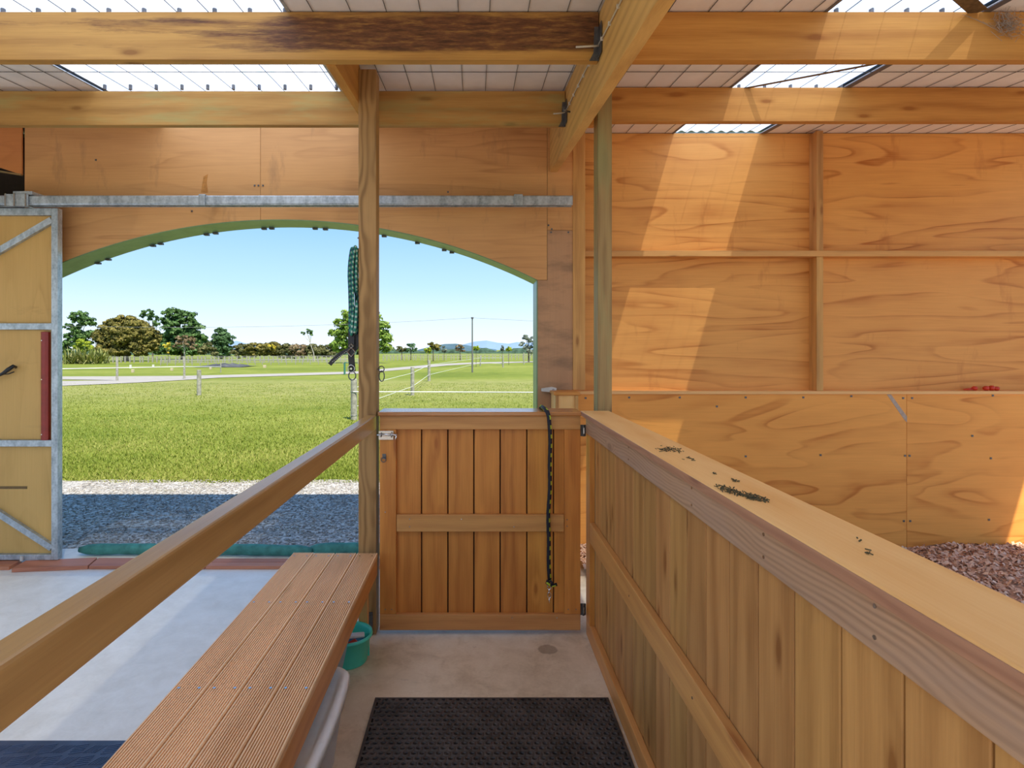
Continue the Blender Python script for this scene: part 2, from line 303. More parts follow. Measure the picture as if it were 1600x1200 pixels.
# ------------------------------------------------------------------ geometry helpers
class G:
    def __init__(s): s.v = []; s.f = []; s.uv = []
    def add(s, vs, fs, uvs=None):
        n = len(s.v); s.v += [tuple(p) for p in vs]
        s.f += [tuple(i+n for i in f) for f in fs]
        s.uv += uvs if uvs else [None]*len(fs)
        return s
    def box(s, x0, x1, y0, y1, z0, z1):
        return s.hexa([(x0, y0, z0), (x1, y0, z0), (x1, y1, z0), (x0, y1, z0), (x0, y0, z1), (x1, y0, z1), (x1, y1, z1), (x0, y1, z1)])
    def hexa(s, p): return s.add(p, [(0, 3, 2, 1), (4, 5, 6, 7), (0, 1, 5, 4), (1, 2, 6, 5), (2, 3, 7, 6), (3, 0, 4, 7)])
    def beam(s, p0, p1, w, h, up=(0, 0, 1)):
        p0, p1 = Vector(p0), Vector(p1); d = (p1-p0).normalized(); sd = d.cross(Vector(up)).normalized(); u = sd.cross(d)
        q = []
        for z in (-h/2, h/2):
            for (p, x) in ((p0, -w/2), (p0, w/2), (p1, w/2), (p1, -w/2)): q.append(p+sd*x+u*z)
        return s.hexa(q)
    def prism(s, poly, a, b, plane='xz'):
        n = len(poly)
        def P(p, t): return {'xz': (p[0], t, p[1]), 'xy': (p[0], p[1], t), 'yz': (t, p[0], p[1])}[plane]
        vs = [P(p, a) for p in poly]+[P(p, b) for p in poly]
        fs = [tuple(range(n)), tuple(reversed(range(n, 2*n)))]+[(i, i+n, (i+1) % n+n, (i+1) % n) for i in range(n)]
        return s.add(vs, fs)
    def tube(s, pts, r, seg=8, closed=False, caps=True):
        pts = [Vector(p) for p in pts]; n = len(pts); R = r if isinstance(r, (list, tuple)) else [r]*n
        vs = []; L = [0]
        for i in range(1, n): L.append(L[-1]+(pts[i]-pts[i-1]).length)
        prev = None
        for i, p in enumerate(pts):
            if closed: d = pts[(i+1) % n]-pts[i-1]
            else: d = pts[min(i+1, n-1)]-pts[max(i-1, 0)]
            d = d.normalized() if d.length > 1e-9 else Vector((0, 0, 1))
            if prev is None:
                ref = Vector((0, 0, 1)) if abs(d.z) < .9 else Vector((1, 0, 0)); u = d.cross(ref).normalized()
            else: u = (prev-d*prev.dot(d)).normalized()
            prev = u; w = d.cross(u)
            for k in range(seg): a = 2*PI*k/seg; vs.append(p+(u*math.cos(a)+w*math.sin(a))*R[i])
        fs = []; uvs = []
        for i in range(n if closed else n-1):
            j = (i+1) % n; l1 = L[j] if j > i else L[-1]+(pts[0]-pts[-1]).length
            for k in range(seg):
                k2 = (k+1) % seg; fs.append((i*seg+k, i*seg+k2, j*seg+k2, j*seg+k))
                uvs.append(((L[i], k/seg), (L[i], (k+1)/seg), (l1, (k+1)/seg), (l1, k/seg)))
        if caps and not closed:
            fs.append(tuple(reversed(range(seg)))); uvs.append(None)
            fs.append(tuple((n-1)*seg+k for k in range(seg))); uvs.append(None)
        return s.add(vs, fs, uvs)
    def lathe(s, prof, cx, cy, seg=28, z0=0):
        vs = []; n = len(prof)
        for (r, z) in prof:
            for k in range(seg): a = 2*PI*k/seg; vs.append((cx+r*math.cos(a), cy+r*math.sin(a), z0+z))
        fs = [(i*seg+k, i*seg+(k+1) % seg, (i+1)*seg+(k+1) % seg, (i+1)*seg+k) for i in range(n-1) for k in range(seg)]
        fs.append(tuple(reversed(range(seg)))); fs.append(tuple((n-1)*seg+k for k in range(seg)))
        return s.add(vs, fs)
    def ring(s, c, r, t, normal=(0, 1, 0), seg=20, sx=1., sz=1.):
        nv = Vector(normal).normalized(); ref = Vector((0, 0, 1)) if abs(nv.z) < .9 else Vector((1, 0, 0))
        u = nv.cross(ref).normalized(); w = u.cross(nv)
        return s.tube([Vector(c)+u*math.cos(2*PI*k/seg)*r*sx+w*math.sin(2*PI*k/seg)*r*sz for k in range(seg)], t, 6, closed=True)
def wl(o):
    v = Vector(o.location)
    while o.parent: o = o.parent; v = v+Vector(o.location)
    return v
def tag(o, label=None, cat=None, group=None, kind=None):
    if label: o['label'] = label
    if cat: o['category'] = cat
    if group: o['group'] = group
    if kind: o['kind'] = kind
    return o
def link_mesh(name, me, mat, parent=None, smooth=False, bev=0., origin=None, kind=None):
    n = len(me.vertices); a = np.empty(n*3); me.vertices.foreach_get('co', a); a = a.reshape(-1, 3)
    lo, hi = a.min(0), a.max(0)
    o_ = np.array(origin) if origin is not None else np.array([(lo[0]+hi[0])/2, (lo[1]+hi[1])/2, lo[2] if parent is None else (lo[2]+hi[2])/2])
    me.vertices.foreach_set('co', (a-o_).ravel()); me.update()
    if mat: me.materials.append(mat)
    if smooth: me.polygons.foreach_set('use_smooth', [True]*len(me.polygons))
    o = bpy.data.objects.new(name, me); C.objects.link(o)
    if parent: o.parent = parent; o.location = Vector(o_)-wl(parent)
    else: o.location = Vector(o_)
    if bev:
        b = o.modifiers.new('bevel', 'BEVEL'); b.width = bev; b.segments = 2; b.limit_method = 'ANGLE'
    if kind: o['kind'] = kind
    return o
def mk(name, g, mat, parent=None, smooth=False, bev=0., origin=None, kind=None, recalc=True):
    me = bpy.data.meshes.new(name); me.from_pydata(g.v, [], g.f)
    if any(u is not None for u in g.uv):
        l = me.uv_layers.new(name='UVMap'); i = 0
        for f, u in zip(g.f, g.uv):
            for k in range(len(f)): l.data[i].uv = u[k] if u else (0, 0); i += 1
    if recalc:
        bm = bmesh.new(); bm.from_mesh(me); bmesh.ops.recalc_face_normals(bm, faces=bm.faces); bm.to_mesh(me); bm.free()
    return link_mesh(name, me, mat, parent, smooth, bev, origin, kind)
def npmesh(name, V, Fq, mat, parent=None, tint=None, smooth=False, kind=None, origin=None):
    me = bpy.data.meshes.new(name); k = Fq.shape[1]
    me.vertices.add(len(V)); me.vertices.foreach_set('co', V.astype(np.float32).ravel())
    me.loops.add(Fq.size); me.loops.foreach_set('vertex_index', Fq.astype(np.int32).ravel())
    me.polygons.add(len(Fq)); me.polygons.foreach_set('loop_start', np.arange(0, Fq.size, k, dtype=np.int32)); me.polygons.foreach_set('loop_total', np.full(len(Fq), k, dtype=np.int32))
    me.update(calc_edges=True)
    if tint is not None:
        at = me.attributes.new('tint', 'FLOAT', 'POINT'); at.data.foreach_set('value', tint.astype(np.float32))
    return link_mesh(name, me, mat, parent, smooth, 0., origin, kind)
def thing(name, label, cat, loc=(0, 0, 0), group=None):
    o = bpy.data.objects.new(name, None); C.objects.link(o); o.location = loc; o.empty_display_size = .1
    return tag(o, label, cat, group)
def struct(name, loc=(0, 0, 0)):
    o = bpy.data.objects.new(name, None); C.objects.link(o); o.location = loc; o['kind'] = 'structure'; return o
def box(name, x0, x1, y0, y1, z0, z1, mat, parent=None, bev=.002, **kw): return mk(name, G().box(x0, x1, y0, y1, z0, z1), mat, parent, bev=bev, **kw)
def at(x, y, Y): return ((x-CX)*Y/F, Y, H-(y-CY)*Y/F)
GZ = -.03
def gd(x, y): Y = (H-GZ)*F/(y-CY); return ((x-CX)*Y/F, Y)
def RZ(Y): return 3.245+.103*(Y-4.35)

# ------------------------------------------------------------------ ground and floor
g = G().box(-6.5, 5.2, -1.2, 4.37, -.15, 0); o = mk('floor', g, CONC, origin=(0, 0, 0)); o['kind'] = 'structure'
def sheet(name, pts, z, mat):
    g = G().add([(x, y, z) for x, y in pts], [tuple(range(len(pts)))]); o = mk(name, g, mat, origin=(0, 0, z), recalc=False); o['kind'] = 'structure'
    if o.data.polygons[0].normal.z < 0: o.data.flip_normals()
    return o
sheet('lawn_ground', [(-400, -200), (400, -200), (400, 900), (-400, 900)], GZ-.015, GRASS)
edge = [(x, 6.72+.07*math.sin(x*2.3)+.05*math.sin(x*7.1+1)) for x in np.arange(-9, 9.01, .15)]
sheet('gravel_apron', [(-9, 4.0), (9, 4.0)]+edge[::-1], GZ, GRAV)
sheet('bounce_ground', [(-30, -20), (30, -20), (30, 3.9), (-30, 3.9)], GZ-.004, ROADM)  # pale ground behind the camera, added unseen to bounce sunlight indoors
up = [(-300, 587), (60, 588.5), (180, 588), (285, 587.3), (345, 586), (460, 583.2), (560, 580.3), (592, 577), (630, 573.5), (665, 570.5), (700, 568), (740, 566.3), (840, 564.4), (1100, 563)]
dn = [(1100, 564), (840, 566), (740, 568.6), (700, 571), (665, 574.4), (630, 577.5), (592, 580.8), (560, 583.8), (460, 586.8), (345, 590), (285, 593.8), (230, 597), (180, 599.5), (98, 602.8), (0, 606), (-300, 612), (-300, 598), (60, 596), (98, 595.5), (185, 594.2)]
sheet('gravel_driveway', [gd(*p) for p in up+dn], GZ+.005, ROADM)

# stones on the apron, grass blades on the near lawn
def scatter_stones(name, n, x0, x1, y0, y1, smin, smax, mat, z):
    base = np.array([(1, 0, 0), (-1, 0, 0), (0, 1, 0), (0, -1, 0), (0, 0, 1), (0, 0, -1)], float)
    tri = np.array([(0, 2, 4), (2, 1, 4), (1, 3, 4), (3, 0, 4), (2, 0, 5), (1, 2, 5), (3, 1, 5), (0, 3, 5)])
    s = RNG.uniform(smin, smax, (n, 1, 3)); s[:, :, 2] *= .6
    a = RNG.uniform(0, 2*PI, n); ca, sa = np.cos(a), np.sin(a)
    V = base[None]*s+RNG.normal(0, .15, (n, 6, 3))*s
    X = V[:, :, 0]*ca[:, None]-V[:, :, 1]*sa[:, None]; Y = V[:, :, 0]*sa[:, None]+V[:, :, 1]*ca[:, None]
    px = RNG.uniform(x0, x1, n); py = RNG.uniform(y0, y1, n)
    V = np.stack([X+px[:, None], Y+py[:, None], V[:, :, 2]+z+s[:, :, 2]*.25], 2).reshape(-1, 3)
    Fq = (tri[None]+np.arange(n)[:, None, None]*6).reshape(-1, 3)
    t = np.repeat(np.clip(RNG.beta(2, 2.4, n), 0, 1), 6)
    return npmesh(name, V, Fq, mat, tint=t, kind='stuff')
o = scatter_stones('gravel_stones', 15000, -4.6, 2.2, 4.40, 6.78, .006, .017, STONE, GZ)
tag(o, 'loose pale grey gravel stones covering the apron outside the arched opening', 'gravel')
def blades(n, sampler, hmin, hmax, w):
    x, y = sampler(n); h = RNG.uniform(hmin, hmax, n); a = RNG.uniform(0, PI, n); lx = RNG.normal(0, .45, n)*h; ly = RNG.normal(0, .45, n)*h
    dx = np.cos(a)*w/2*(1+y*.05); dy = np.sin(a)*w/2
    V = np.stack([np.stack([x-dx, y-dy, np.full(n, GZ-.02)], 1), np.stack([x+dx, y+dy, np.full(n, GZ-.02)], 1), np.stack([x+lx, y+ly, GZ-.015+h], 1)], 1).reshape(-1, 3)
    pt = np.sin(x*1.7+np.sin(y*1.1)*2)*.5+np.sin(y*2.6+x*.6)*.3
    t = np.clip(.5+pt*.28+RNG.normal(0, .22, n), 0, 1); t = np.repeat(t, 3); t[2::3] = np.clip(t[2::3]+.18, 0, 1)
    return V, np.arange(n*3).reshape(-1, 3), t
def samp(n):
    Y = 1/RNG.uniform(1/26., 1/6.66, n); x = RNG.uniform(-.80, .34, n)*Y+RNG.normal(0, .2, n)
    return x, Y+.04*np.sin(x*5)
V, Fq, t = blades(120000, samp, .018, .046, .012)
o = npmesh('lawn_blades', V, Fq, BLADE, tint=t, kind='stuff'); tag(o, 'short bright green grass of the paddock beyond the gravel', 'grass')
def samp2(n):
    c = RNG.integers(0, 26, n); cx = RNG.uniform(-4, 0, 26)[c]; cy = RNG.choice([5.4, 6.2, 6.55, 6.6, 6.65, 5.0], 26)[c]+RNG.uniform(-.1, .1, 26)[c]
    return cx+RNG.normal(0, .07, n), cy+RNG.normal(0, .035, n)
V, Fq, t = blades(2200, samp2, .012, .035, .006)
o = npmesh('weeds', V, Fq, BLADE, tint=t, kind='stuff'); tag(o, 'small green weeds sprouting through the gravel apron', 'weeds')

# ------------------------------------------------------------------ arched end wall
WB = struct('wall_back', (0, 4.2, 0))
XL, XR = -3.372, .463; AC = (XL+XR)/2
ax0, axr = (438-CX)*4.2/F, 902*4.2/F
zt = H+(CY-343)*4.2/F; zc = zt-axr
def archz(x): return zc+math.sqrt(max(axr**2-(x-ax0)**2, 0))
def arch_pts(x0, x1, n=26): return [(x0+(x1-x0)*i/n, archz(x0+(x1-x0)*i/n)) for i in range(n+1)]
TOP = 3.24; s1, s2, s3 = -1.604, .535, .7255
Yl = (4.2, 4.212)
e = .0015
mk('panel', G().prism([(XL+.01, TOP), (s1-e, TOP)]+arch_pts(XL+.01, s1-e)[::-1], *Yl), PLYL, WB)
mk('panel', G().prism([(s1+e, TOP), (s2-e, TOP), (s2-e, archz(XR)), (XR, archz(XR))]+arch_pts(s1+e, XR)[::-1], *Yl), PLYL, WB)
mk('panel', G().box(s2+e, s3, *Yl, 2.435, TOP), PLYL, WB)
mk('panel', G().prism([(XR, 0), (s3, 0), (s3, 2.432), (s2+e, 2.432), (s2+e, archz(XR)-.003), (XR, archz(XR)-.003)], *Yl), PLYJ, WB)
mk('panel', G().box(XL-1.9, XL-.005, *Yl, 0, 2.60), PLYL, WB)
# masonry of timber framing and outer skin behind the lining
core = [(XL-1.9, 0), (XL, 0)]+arch_pts(XL, XR, 40)+[(XR, 0), (.722, 0), (.722, 3.24), (XL, 3.24), (XL, 2.60), (XL-1.9, 2.60)]
mk('framing', G().prism(core, 4.214, 4.42), DARK, WB)
mk('outer_skin', G().prism([(XL-1.9, -.1), (XL, -.1)]+arch_pts(XL, XR, 40)+[(XR, -.1), (.722, -.1), (.722, 3.24), (XL-1.9, 3.24)], 4.425, 4.445), GREENP, WB)
def rev_strip(pts, th, y0, y1):
    g = G(); n = len(pts)
    for i in range(n-1):
        (xa, za), (xb, zb) = pts[i], pts[i+1]
        da = Vector((ax0-xa, zc-za)).normalized()*th; db = Vector((ax0-xb, zc-zb)).normalized()*th
        g.hexa([(xa, y0, za), (xb, y0, zb), (xb, y1, zb), (xa, y1, za), (xa+da.x, y0, za+da.y), (xb+db.x, y0, zb+db.y), (xb+db.x, y1, zb+db.y), (xa+da.x, y1, za+da.y)])
    return g
mk('arch_reveal', rev_strip(arch_pts(XL, XR, 44), .006, 4.198, 4.45), GREENP, WB, smooth=False)
mk('jamb_reveal', G().box(XR-.008, XR, 4.198, 4.45, 0, archz(XR)), GREENP, WB)
g = G()
for px in (152, 168, 238, 250, 322, 336, 412, 424, 492, 508, 600, 652, 694, 706):
    x = (px-CX)*4.43/F; z = archz(x*4.2/4.2)-.006
    g.box(x-.018, x+.018, 4.425, 4.455, z-.014, z)
mk('clip', g, BRACK, WB, kind='stuff')
# left end piece above the door pocket
mk('panel', G().prism([(XL-1.9, 3.22), (XL-.003, 3.22), (XL-.003, at(39, 273, 4.19)[2]), (at(0, 262, 4.19)[0], at(0, 262, 4.19)[2]), (XL-1.9, 3.02)], 4.19, 4.202), PLYRED, WB)
mk('pocket_edge', G().beam((XL-.008, 4.196, at(39, 273, 4.19)[2]), (XL-1.9, 4.196, at(-400, 212, 4.19)[2]), .02, .012), GPOST('x'), WB)
mk('back_lining', G().box(XL-1.9, XL-.01, 4.40, 4.41, 2.5, 3.2), DARK, WB)  # recess shade put into this sheet's near-black colour
# screws in the lining
g = G()
for (px, py) in ((398, 290), (404, 290), (411, 290), (857, 352), (861, 363), (888, 363), (862, 358), (560, 372), (300, 330), (150, 250), (700, 300)):
    x, y, z = at(px, py, 4.2); g.box(x-.006, x+.006, 4.196, 4.2, z-.006, z+.006)
mk('screw_heads', g, DSTEEL, WB, kind='stuff')
mk('rust_mark', G().prism([(at(314, 301, 4.2)[0], at(0, 301, 4.2)[2]), (at(325, 301, 4.2)[0], at(0, 301, 4.2)[2]), (at(323, 285, 4.2)[0], at(0, 285, 4.2)[2]), (at(325, 272, 4.2)[0], at(0, 272, 4.2)[2]), (at(318, 276, 4.2)[0], at(0, 276, 4.2)[2])], 4.1985, 4.2), simple('rust_mark', (.66, .28, .06), .7, 0, .2, 40), WB)
# corner stud
o = box('corner_stud', s3, .816, 4.19, 4.29, 1.245, 3.17, STUD('z')); tag(o, 'bright orange pine corner stud rising from the small capped end post', 'stud')
# capped return
t = thing('end_post', 'small square timber end post with flat cap, behind the gate by the arch jamb', 'post', (.64, 4.06, 0))
box('post_side', .562, .722, 3.965, 4.188, 0, 1.222, CAPW('z'), t)
box('cap', .549, .735, 3.95, 4.188, 1.223, 1.245, GATE('x'), t, bev=.004)
for x0 in (.562, .700): box('corner_trim', x0, x0+.022, 3.955, 3.965, 0, 1.222, STUD('z'), t)

# ------------------------------------------------------------------ stall wall on the right
WR = struct('wall_right', (2.9, 4.4, 0))
for (x0, x1) in ((.727, 2.655), (2.658, 5.02)):
    for (z0, z1) in ((0, 2.285), (2.288, 3.252)): mk('panel', G().box(x0, x1, 4.45, 4.462, z0, z1), PLYR, WR)
for (x0, x1) in ((.727, 3.329), (3.332, 5.02)): mk('kick_panel', G().box(x0, x1, 4.35, 4.366, 0, 1.198), PLYK, WR)
box('ledge', .727, 5.02, 4.338, 4.45, 1.199, 1.224, CAPW('x'), WR, bev=.003)
box('girt', .82, 5.02, 4.34, 4.45, 2.262, 2.307, STUD('x'), WR, bev=.003)
for (z0, z1) in ((1.224, 2.262), (2.307, 3.235)):
    for x0 in (2.635, 4.62): box('stud', x0, x0+.052, 4.35, 4.45, z0, z1, STUD('z'), WR, bev=.003)
mk('outer_skin', G().box(.724, 5.02, 4.475, 4.49, -.1, 3.255), GREENP, WR)
x, y, z = at(1388, 617, 4.35); x2, y2, z2 = at(1417, 660, 4.35)
mk('tape_scrap', G().prism([(x-.012, 1.198), (x+.02, 1.198), (x2, z2+.045), (x2, z2), (x2-.02, z2+.02)], 4.3485, 4.35), simple('old_tape', (.55, .44, .36), .6), WR)
g = G()
for (px, py) in ((1165, 713), (1282, 711), (1414, 712), (1421, 712), (1548, 716), (1425, 622), (1411, 622), (1551, 618), (1330, 619), (1255, 621), (1165, 621), (1062, 621), (983, 621), (915, 622), (1422, 814), (1412, 814), (1545, 812), (1120, 635), (1519, 681)):
    x, y, z = at(px, py, 4.35); g.box(x-.007, x+.007, 4.346, 4.35, z-.007, z+.007)
mk('screw_heads', g, DSTEEL, WR, kind='stuff')
# ------------------------------------------------------------------ roof
CE = struct('ceiling', (0, 2, 3))
Y0, Y1 = -.75, 4.55
def slab(name, x0, x1, y0, y1, dz0, dz1, mat): return mk(name, G().hexa([(x0, y0, RZ(y0)+dz0), (x1, y0, RZ(y0)+dz0), (x1, y1, RZ(y1)+dz0), (x0, y1, RZ(y1)+dz0), (x0, y0, RZ(y0)+dz1), (x1, y0, RZ(y0)+dz1), (x1, y1, RZ(y1)+dz1), (x0, y1, RZ(y1)+dz1)]), mat, CE)
def corr(name, x0, x1, mat, ye=4.34, dz=.018, amp=.008, pitch=.079, step=6):
    g = G(); n = int((x1-x0)/pitch*step); vs = []
    for i in range(n+1):
        x = x0+(x1-x0)*i/n; zz = dz+amp*math.sin(2*PI*(x-x0)/pitch)
        vs += [(x, Y0, RZ(Y0)+zz), (x, ye, RZ(ye)+zz)]
    return mk(name, G().add(vs, [(2*i, 2*i+2, 2*i+3, 2*i+1) for i in range(n)]), mat, CE, smooth=True, recalc=False)
SKY_L = (-2.335, -.837); SKY_R = (1.556, 2.255)
for (a, b) in ((-6.5, -3.75), (-3.75, SKY_L[0]), (SKY_L[1], .58), (.58, SKY_R[0]), (SKY_R[1], 3.7), (3.7, 5.02)):
    slab('roof_paper', a+.001, b-.001, Y0, Y1, 0, .004, FOIL); slab('roof_sheet', a+.001, b-.001, Y0, Y1, .03, .04, COLORB)
for (a, b), m_, ye in ((SKY_L, SHEET, 4.34), (SKY_R, SHEET_R, 4.47)): corr('skylight_sheet', a-.02, b+.02, m_, ye); slab('roof_sheet', a, b, ye+.005, Y1, .03, .04, COLORB); slab('roof_paper', a, b, ye+.005, Y1, 0, .004, FOIL)
for x in (SKY_L[0], SKY_L[1], SKY_R[0], SKY_R[1]):
    w = .035 if x == SKY_R[1] else .012
    slab('flashing', x-.002, x+w, Y0, Y1, -.006, -.0005, FLASH if x > 1 else GALV)
g = G()
x = -6.4
while x < 5:
    xj = x+RNG.normal(0, .004); g.beam((xj, Y0, RZ(Y0)-.004), (xj+RNG.normal(0, .01), Y1, RZ(Y1)-.004), .0026, .0026); x += .158
y = Y0+.04
y = 3.196-.31*12
while y < 4.5:
    px = -6.5; z0 = RZ(y)-.005
    while px < 5:
        g.beam((px, y, z0), (px+1.15, y+RNG.normal(0, .004), z0), .0026, .0026); px += 1.15
    y += .31
mk('wire_netting', g, NET, CE, kind='stuff')
g = G()
for yb in (.675, 1.605, 2.504, 3.436):
    for (a, b) in (SKY_L, SKY_R):
        x = a+.06
        while x < b: g.tube([(x, yb+.02, RZ(yb)-.01), (x, yb+.02, RZ(yb)+.018)], .010, 8); x += .158
mk('roofing_screws', g, DSTEEL, CE, kind='stuff')
# strap braces under the sheets
def strap(pa, pb, w, label):
    a = Vector((pa[0], pa[1], RZ(pa[1])-.010)); b = Vector((pb[0], pb[1], RZ(pb[1])-.010))
    o = mk('strap_brace', G().beam(a, b, w, .002), STRAP); tag(o, label, 'strap'); return o
strap((1.62, 3.46), (3.4, 2.22), .022, 'thin brown perforated steel strap crossing the right skylight above the second beam')
strap((2.235, 2.50), (1.6, 2.06), .06, 'wide perforated steel strap over the right skylight, at the nearest right beam')

# purlins, rafter, stub
def purlin(name, x0, x1, Y, drop, hgt, mat, label):
    zt_ = RZ(Y)-.006-drop
    o = box('roof_beam', x0, x1, Y, Y+.045, zt_-hgt, zt_, mat, bev=.003); return tag(o, label, 'beam')
purlin('', -6.5, .548, 2.504, 0, .214, DBEAM('x'), 'nearest long roof beam left of the rafter, rough with dark stains')
purlin('', .612, 5.02, 2.504, 0, .214, BEAM('x'), 'nearest roof beam right of the rafter, golden with big knots')
purlin('', -6.5, .548, 3.436, .022, .208, GBEAM('x'), 'second roof beam left of the rafter, with greenish treated edges')
purlin('', .612, 5.02, 3.436, 0, .208, BEAM('x'), 'second roof beam right of the rafter, below the small skylight gap')
Ya, Yb = -.7, 4.19
mat = wood('rafter_timber', 'y', (.76, .45, .15), (.48, .24, .07), ring=18, contrast=.8, knots=.2, rough=.6, var=.02)
o = mk('rafter', G().hexa([(.552, Ya, RZ(Ya)-.365), (.608, Ya, RZ(Ya)-.365), (.608, Yb, RZ(Yb)-.365), (.552, Yb, RZ(Yb)-.365), (.552, Ya, RZ(Ya)-.006), (.608, Ya, RZ(Ya)-.006), (.608, Yb, RZ(Yb)-.006), (.552, Yb, RZ(Yb)-.006)]), mat, bev=.003)
tag(o, 'deep sloping rafter running overhead towards the far wall', 'rafter')
o = mk('short_rafter', G().hexa([(-.679, 2.55, 2.833), (-.634, 2.55, 2.833), (-.634, 3.06, 2.884), (-.679, 3.43, 2.92), (-.679, 2.55, RZ(2.55)-.008), (-.634, 2.55, RZ(2.55)-.008), (-.634, 3.06, RZ(3.06)-.008), (-.679, 3.43, RZ(3.43)-.008)]), BEAM('y'), bev=.002)
tag(o, 'short sloping timber between the left roof beams, beside the middle post top', 'rafter')
o = box('blocking_piece', .612, .70, 3.30, 3.345, 2.86, 2.99, BEAM('x')); tag(o, 'small wooden block between the sloping rafter and the right post', 'block')
for (Yh, dr) in ((2.504, 0), (3.436, .022)):
    zt_ = RZ(Yh)-dr
    t = thing('joist_hanger', 'grey steel hanger holding the end of the %s left roof beam to the rafter' % ('nearest' if Yh < 3 else 'second'), 'bracket', (.54, Yh, zt_-.22), 'joist hangers on the rafter')
    mk('plate', G().prism([(.548, zt_-.075), (.548, zt_-.226), (.505, zt_-.226), (.524, zt_-.19), (.528, zt_-.075)], Yh-.004, Yh-.001), DSTEEL, t)
    mk('flange', G().box(.5445, .5475, Yh-.06, Yh-.004, zt_-.215, zt_-.08), DSTEEL, t)
t = thing('cable', 'thin pale cable stapled along the left face of the sloping rafter', 'cable', (.55, 2.5, 2.9))
pts = [(.546, y_, RZ(y_)-.155+.004*math.sin(y_*5)) for y_ in np.arange(-.6, 3.50, .1)]
mk('wire', G().tube(pts, .0035, 6), CABLE, t, smooth=True)
for Yh in (2.48, 3.41):
    z_ = RZ(Yh)-.158
    mk('branch', G().tube([(.546, Yh+.02, z_), (.540, Yh-.005, z_-.012), (.52, Yh-.012, z_-.018), (.44 if Yh < 3 else .47, Yh-.012, z_-.022)], .0045, 6), CABLE, t, smooth=True)
g = G()
for y_ in np.arange(.2, 3.5, .14): g.box(.541, .552, y_-.003, y_+.003, RZ(y_)-.163, RZ(y_)-.148)
mk('staples', g, WHITEP, t, kind='stuff')
o = mk('screw_hook', G().tube([(.552, 3.28, 2.93), (.53, 3.27, 2.93), (.512, 3.26, 2.925), (.505, 3.26, 2.95)], .005, 6), DSTEEL, smooth=True); tag(o, 'small grey screw hook on the rafter near the second beam', 'hook')

# ------------------------------------------------------------------ posts
t = thing('middle_post', 'plain square timber post in the middle, between handrail and gate', 'post', (-.586, 3.1, 0))
box('shaft', -.634, -.5375, 3.05, 3.145, .004, 3.065, POST('z'), t, bev=.003)
box('foot_plate', -.581, -.557, 3.0455, 3.0495, .0, .125, DSTEEL, t, bev=0)
t = thing('right_post', 'greenish treated timber post standing at the end of the stall partition', 'post', (.70, 3.11, 0))
box('shaft', .665, .742, 3.062, 3.17, 0, RZ(3.06)-.01, GPOST('z'), t, bev=.003)

# ------------------------------------------------------------------ partition
t = thing('stall_partition', 'long waist-high boarded stall partition with pale pine cap, on the right', 'partition', (.65, 1.4, 0))
PE, PN = 3.055, -.45
box('cap', .570, .7265, PN, PE+.005, 1.190, 1.214, CAPW('y'), t, bev=.005)
mat_e = wood('cap_edge', 'y', (.44, .23, .13), (.27, .12, .07), ring=50, contrast=.8, knots=.1, rough=.45, var=.02)
box('cap_edge_strip', .5685, .5735, PN, PE+.004, 1.1895, 1.2115, mat_e, t, bev=.001)
box('top_rail', .598, .625, PN, PE, 1.094, 1.1895, GREYRAIL('y'), t, bev=.003)
box('middle_rail', .600, .627, PN, PE-.0005, .532, .637, FRAME('y'), t, bev=.003)
box('bottom_rail', .600, .627, PN, PE-.0005, .004, .094, FRAME('y'), t, bev=.003)
box('end_stile', .5995, .627, PE-.1, PE, .094, 1.094, GATE('z'), t, bev=.002)
y_ = 1.819+.1419*8; k = 0
while y_ > PN:
    y1_ = min(y_, PE-.004); y0_ = max(y_-.1419, PN)
    if y1_-y0_ > .02: box('board', .6275, .6535, y0_+.0021, y1_-.0021, .02, 1.188, BOARD('z'), t, bev=.0022)
    y_ -= .1419
y_ = 1.819+.1419*8
box('inner_skin', .654, .70, PN, PE, .0, 1.189, DARK, t, bev=0)
g = G()
for yy in (2.2, 1.557, 1.168, .843):
    for zz in (1.118, 1.165): g.tube([(.5965, yy, zz), (.599, yy, zz)], .0036, 8)
    g.tube([(.598, yy, .585), (.601, yy, .585)], .004, 8)
mk('screw_heads', g, STEEL, t, kind='stuff')
# hay crumbs on the cap
spots = [(.653, 1.871, .03, .045, 45), (.625, 1.86, .02, .03, 20), (.60, 1.33, .018, .035, 70), (.625, 1.27, .022, .03, 90), (.64, 1.51, .005, .008, 6), (.66, 1.43, .006, .01, 10), (.65, 1.72, .02, .03, 10), (.66, .98, .02, .05, 3), (.64, .92, .02, .02, 3)]
g = G()
for (cx, cy, sx_, sy_, n) in spots:
    for i in range(n):
        x = min(max(cx+random.gauss(0, sx_*.6), .58), .72); yv = cy+random.gauss(0, sy_*.6)-(x-cx)*.8*(n > 60); a = random.uniform(0, PI); L = random.uniform(.0012, .006)
        if random.random() < .12: L *= 2.6
        g.beam((x-L*math.cos(a), yv-L*math.sin(a), 1.2155), (x+L*math.cos(a), yv+L*math.sin(a), 1.2155+random.uniform(0, .003)), random.uniform(.001, .0028), .0015)
o = mk('hay_crumbs', g, TWIG, kind='stuff'); tag(o, 'dark hay crumbs and seed scattered on the pale partition cap', 'debris')

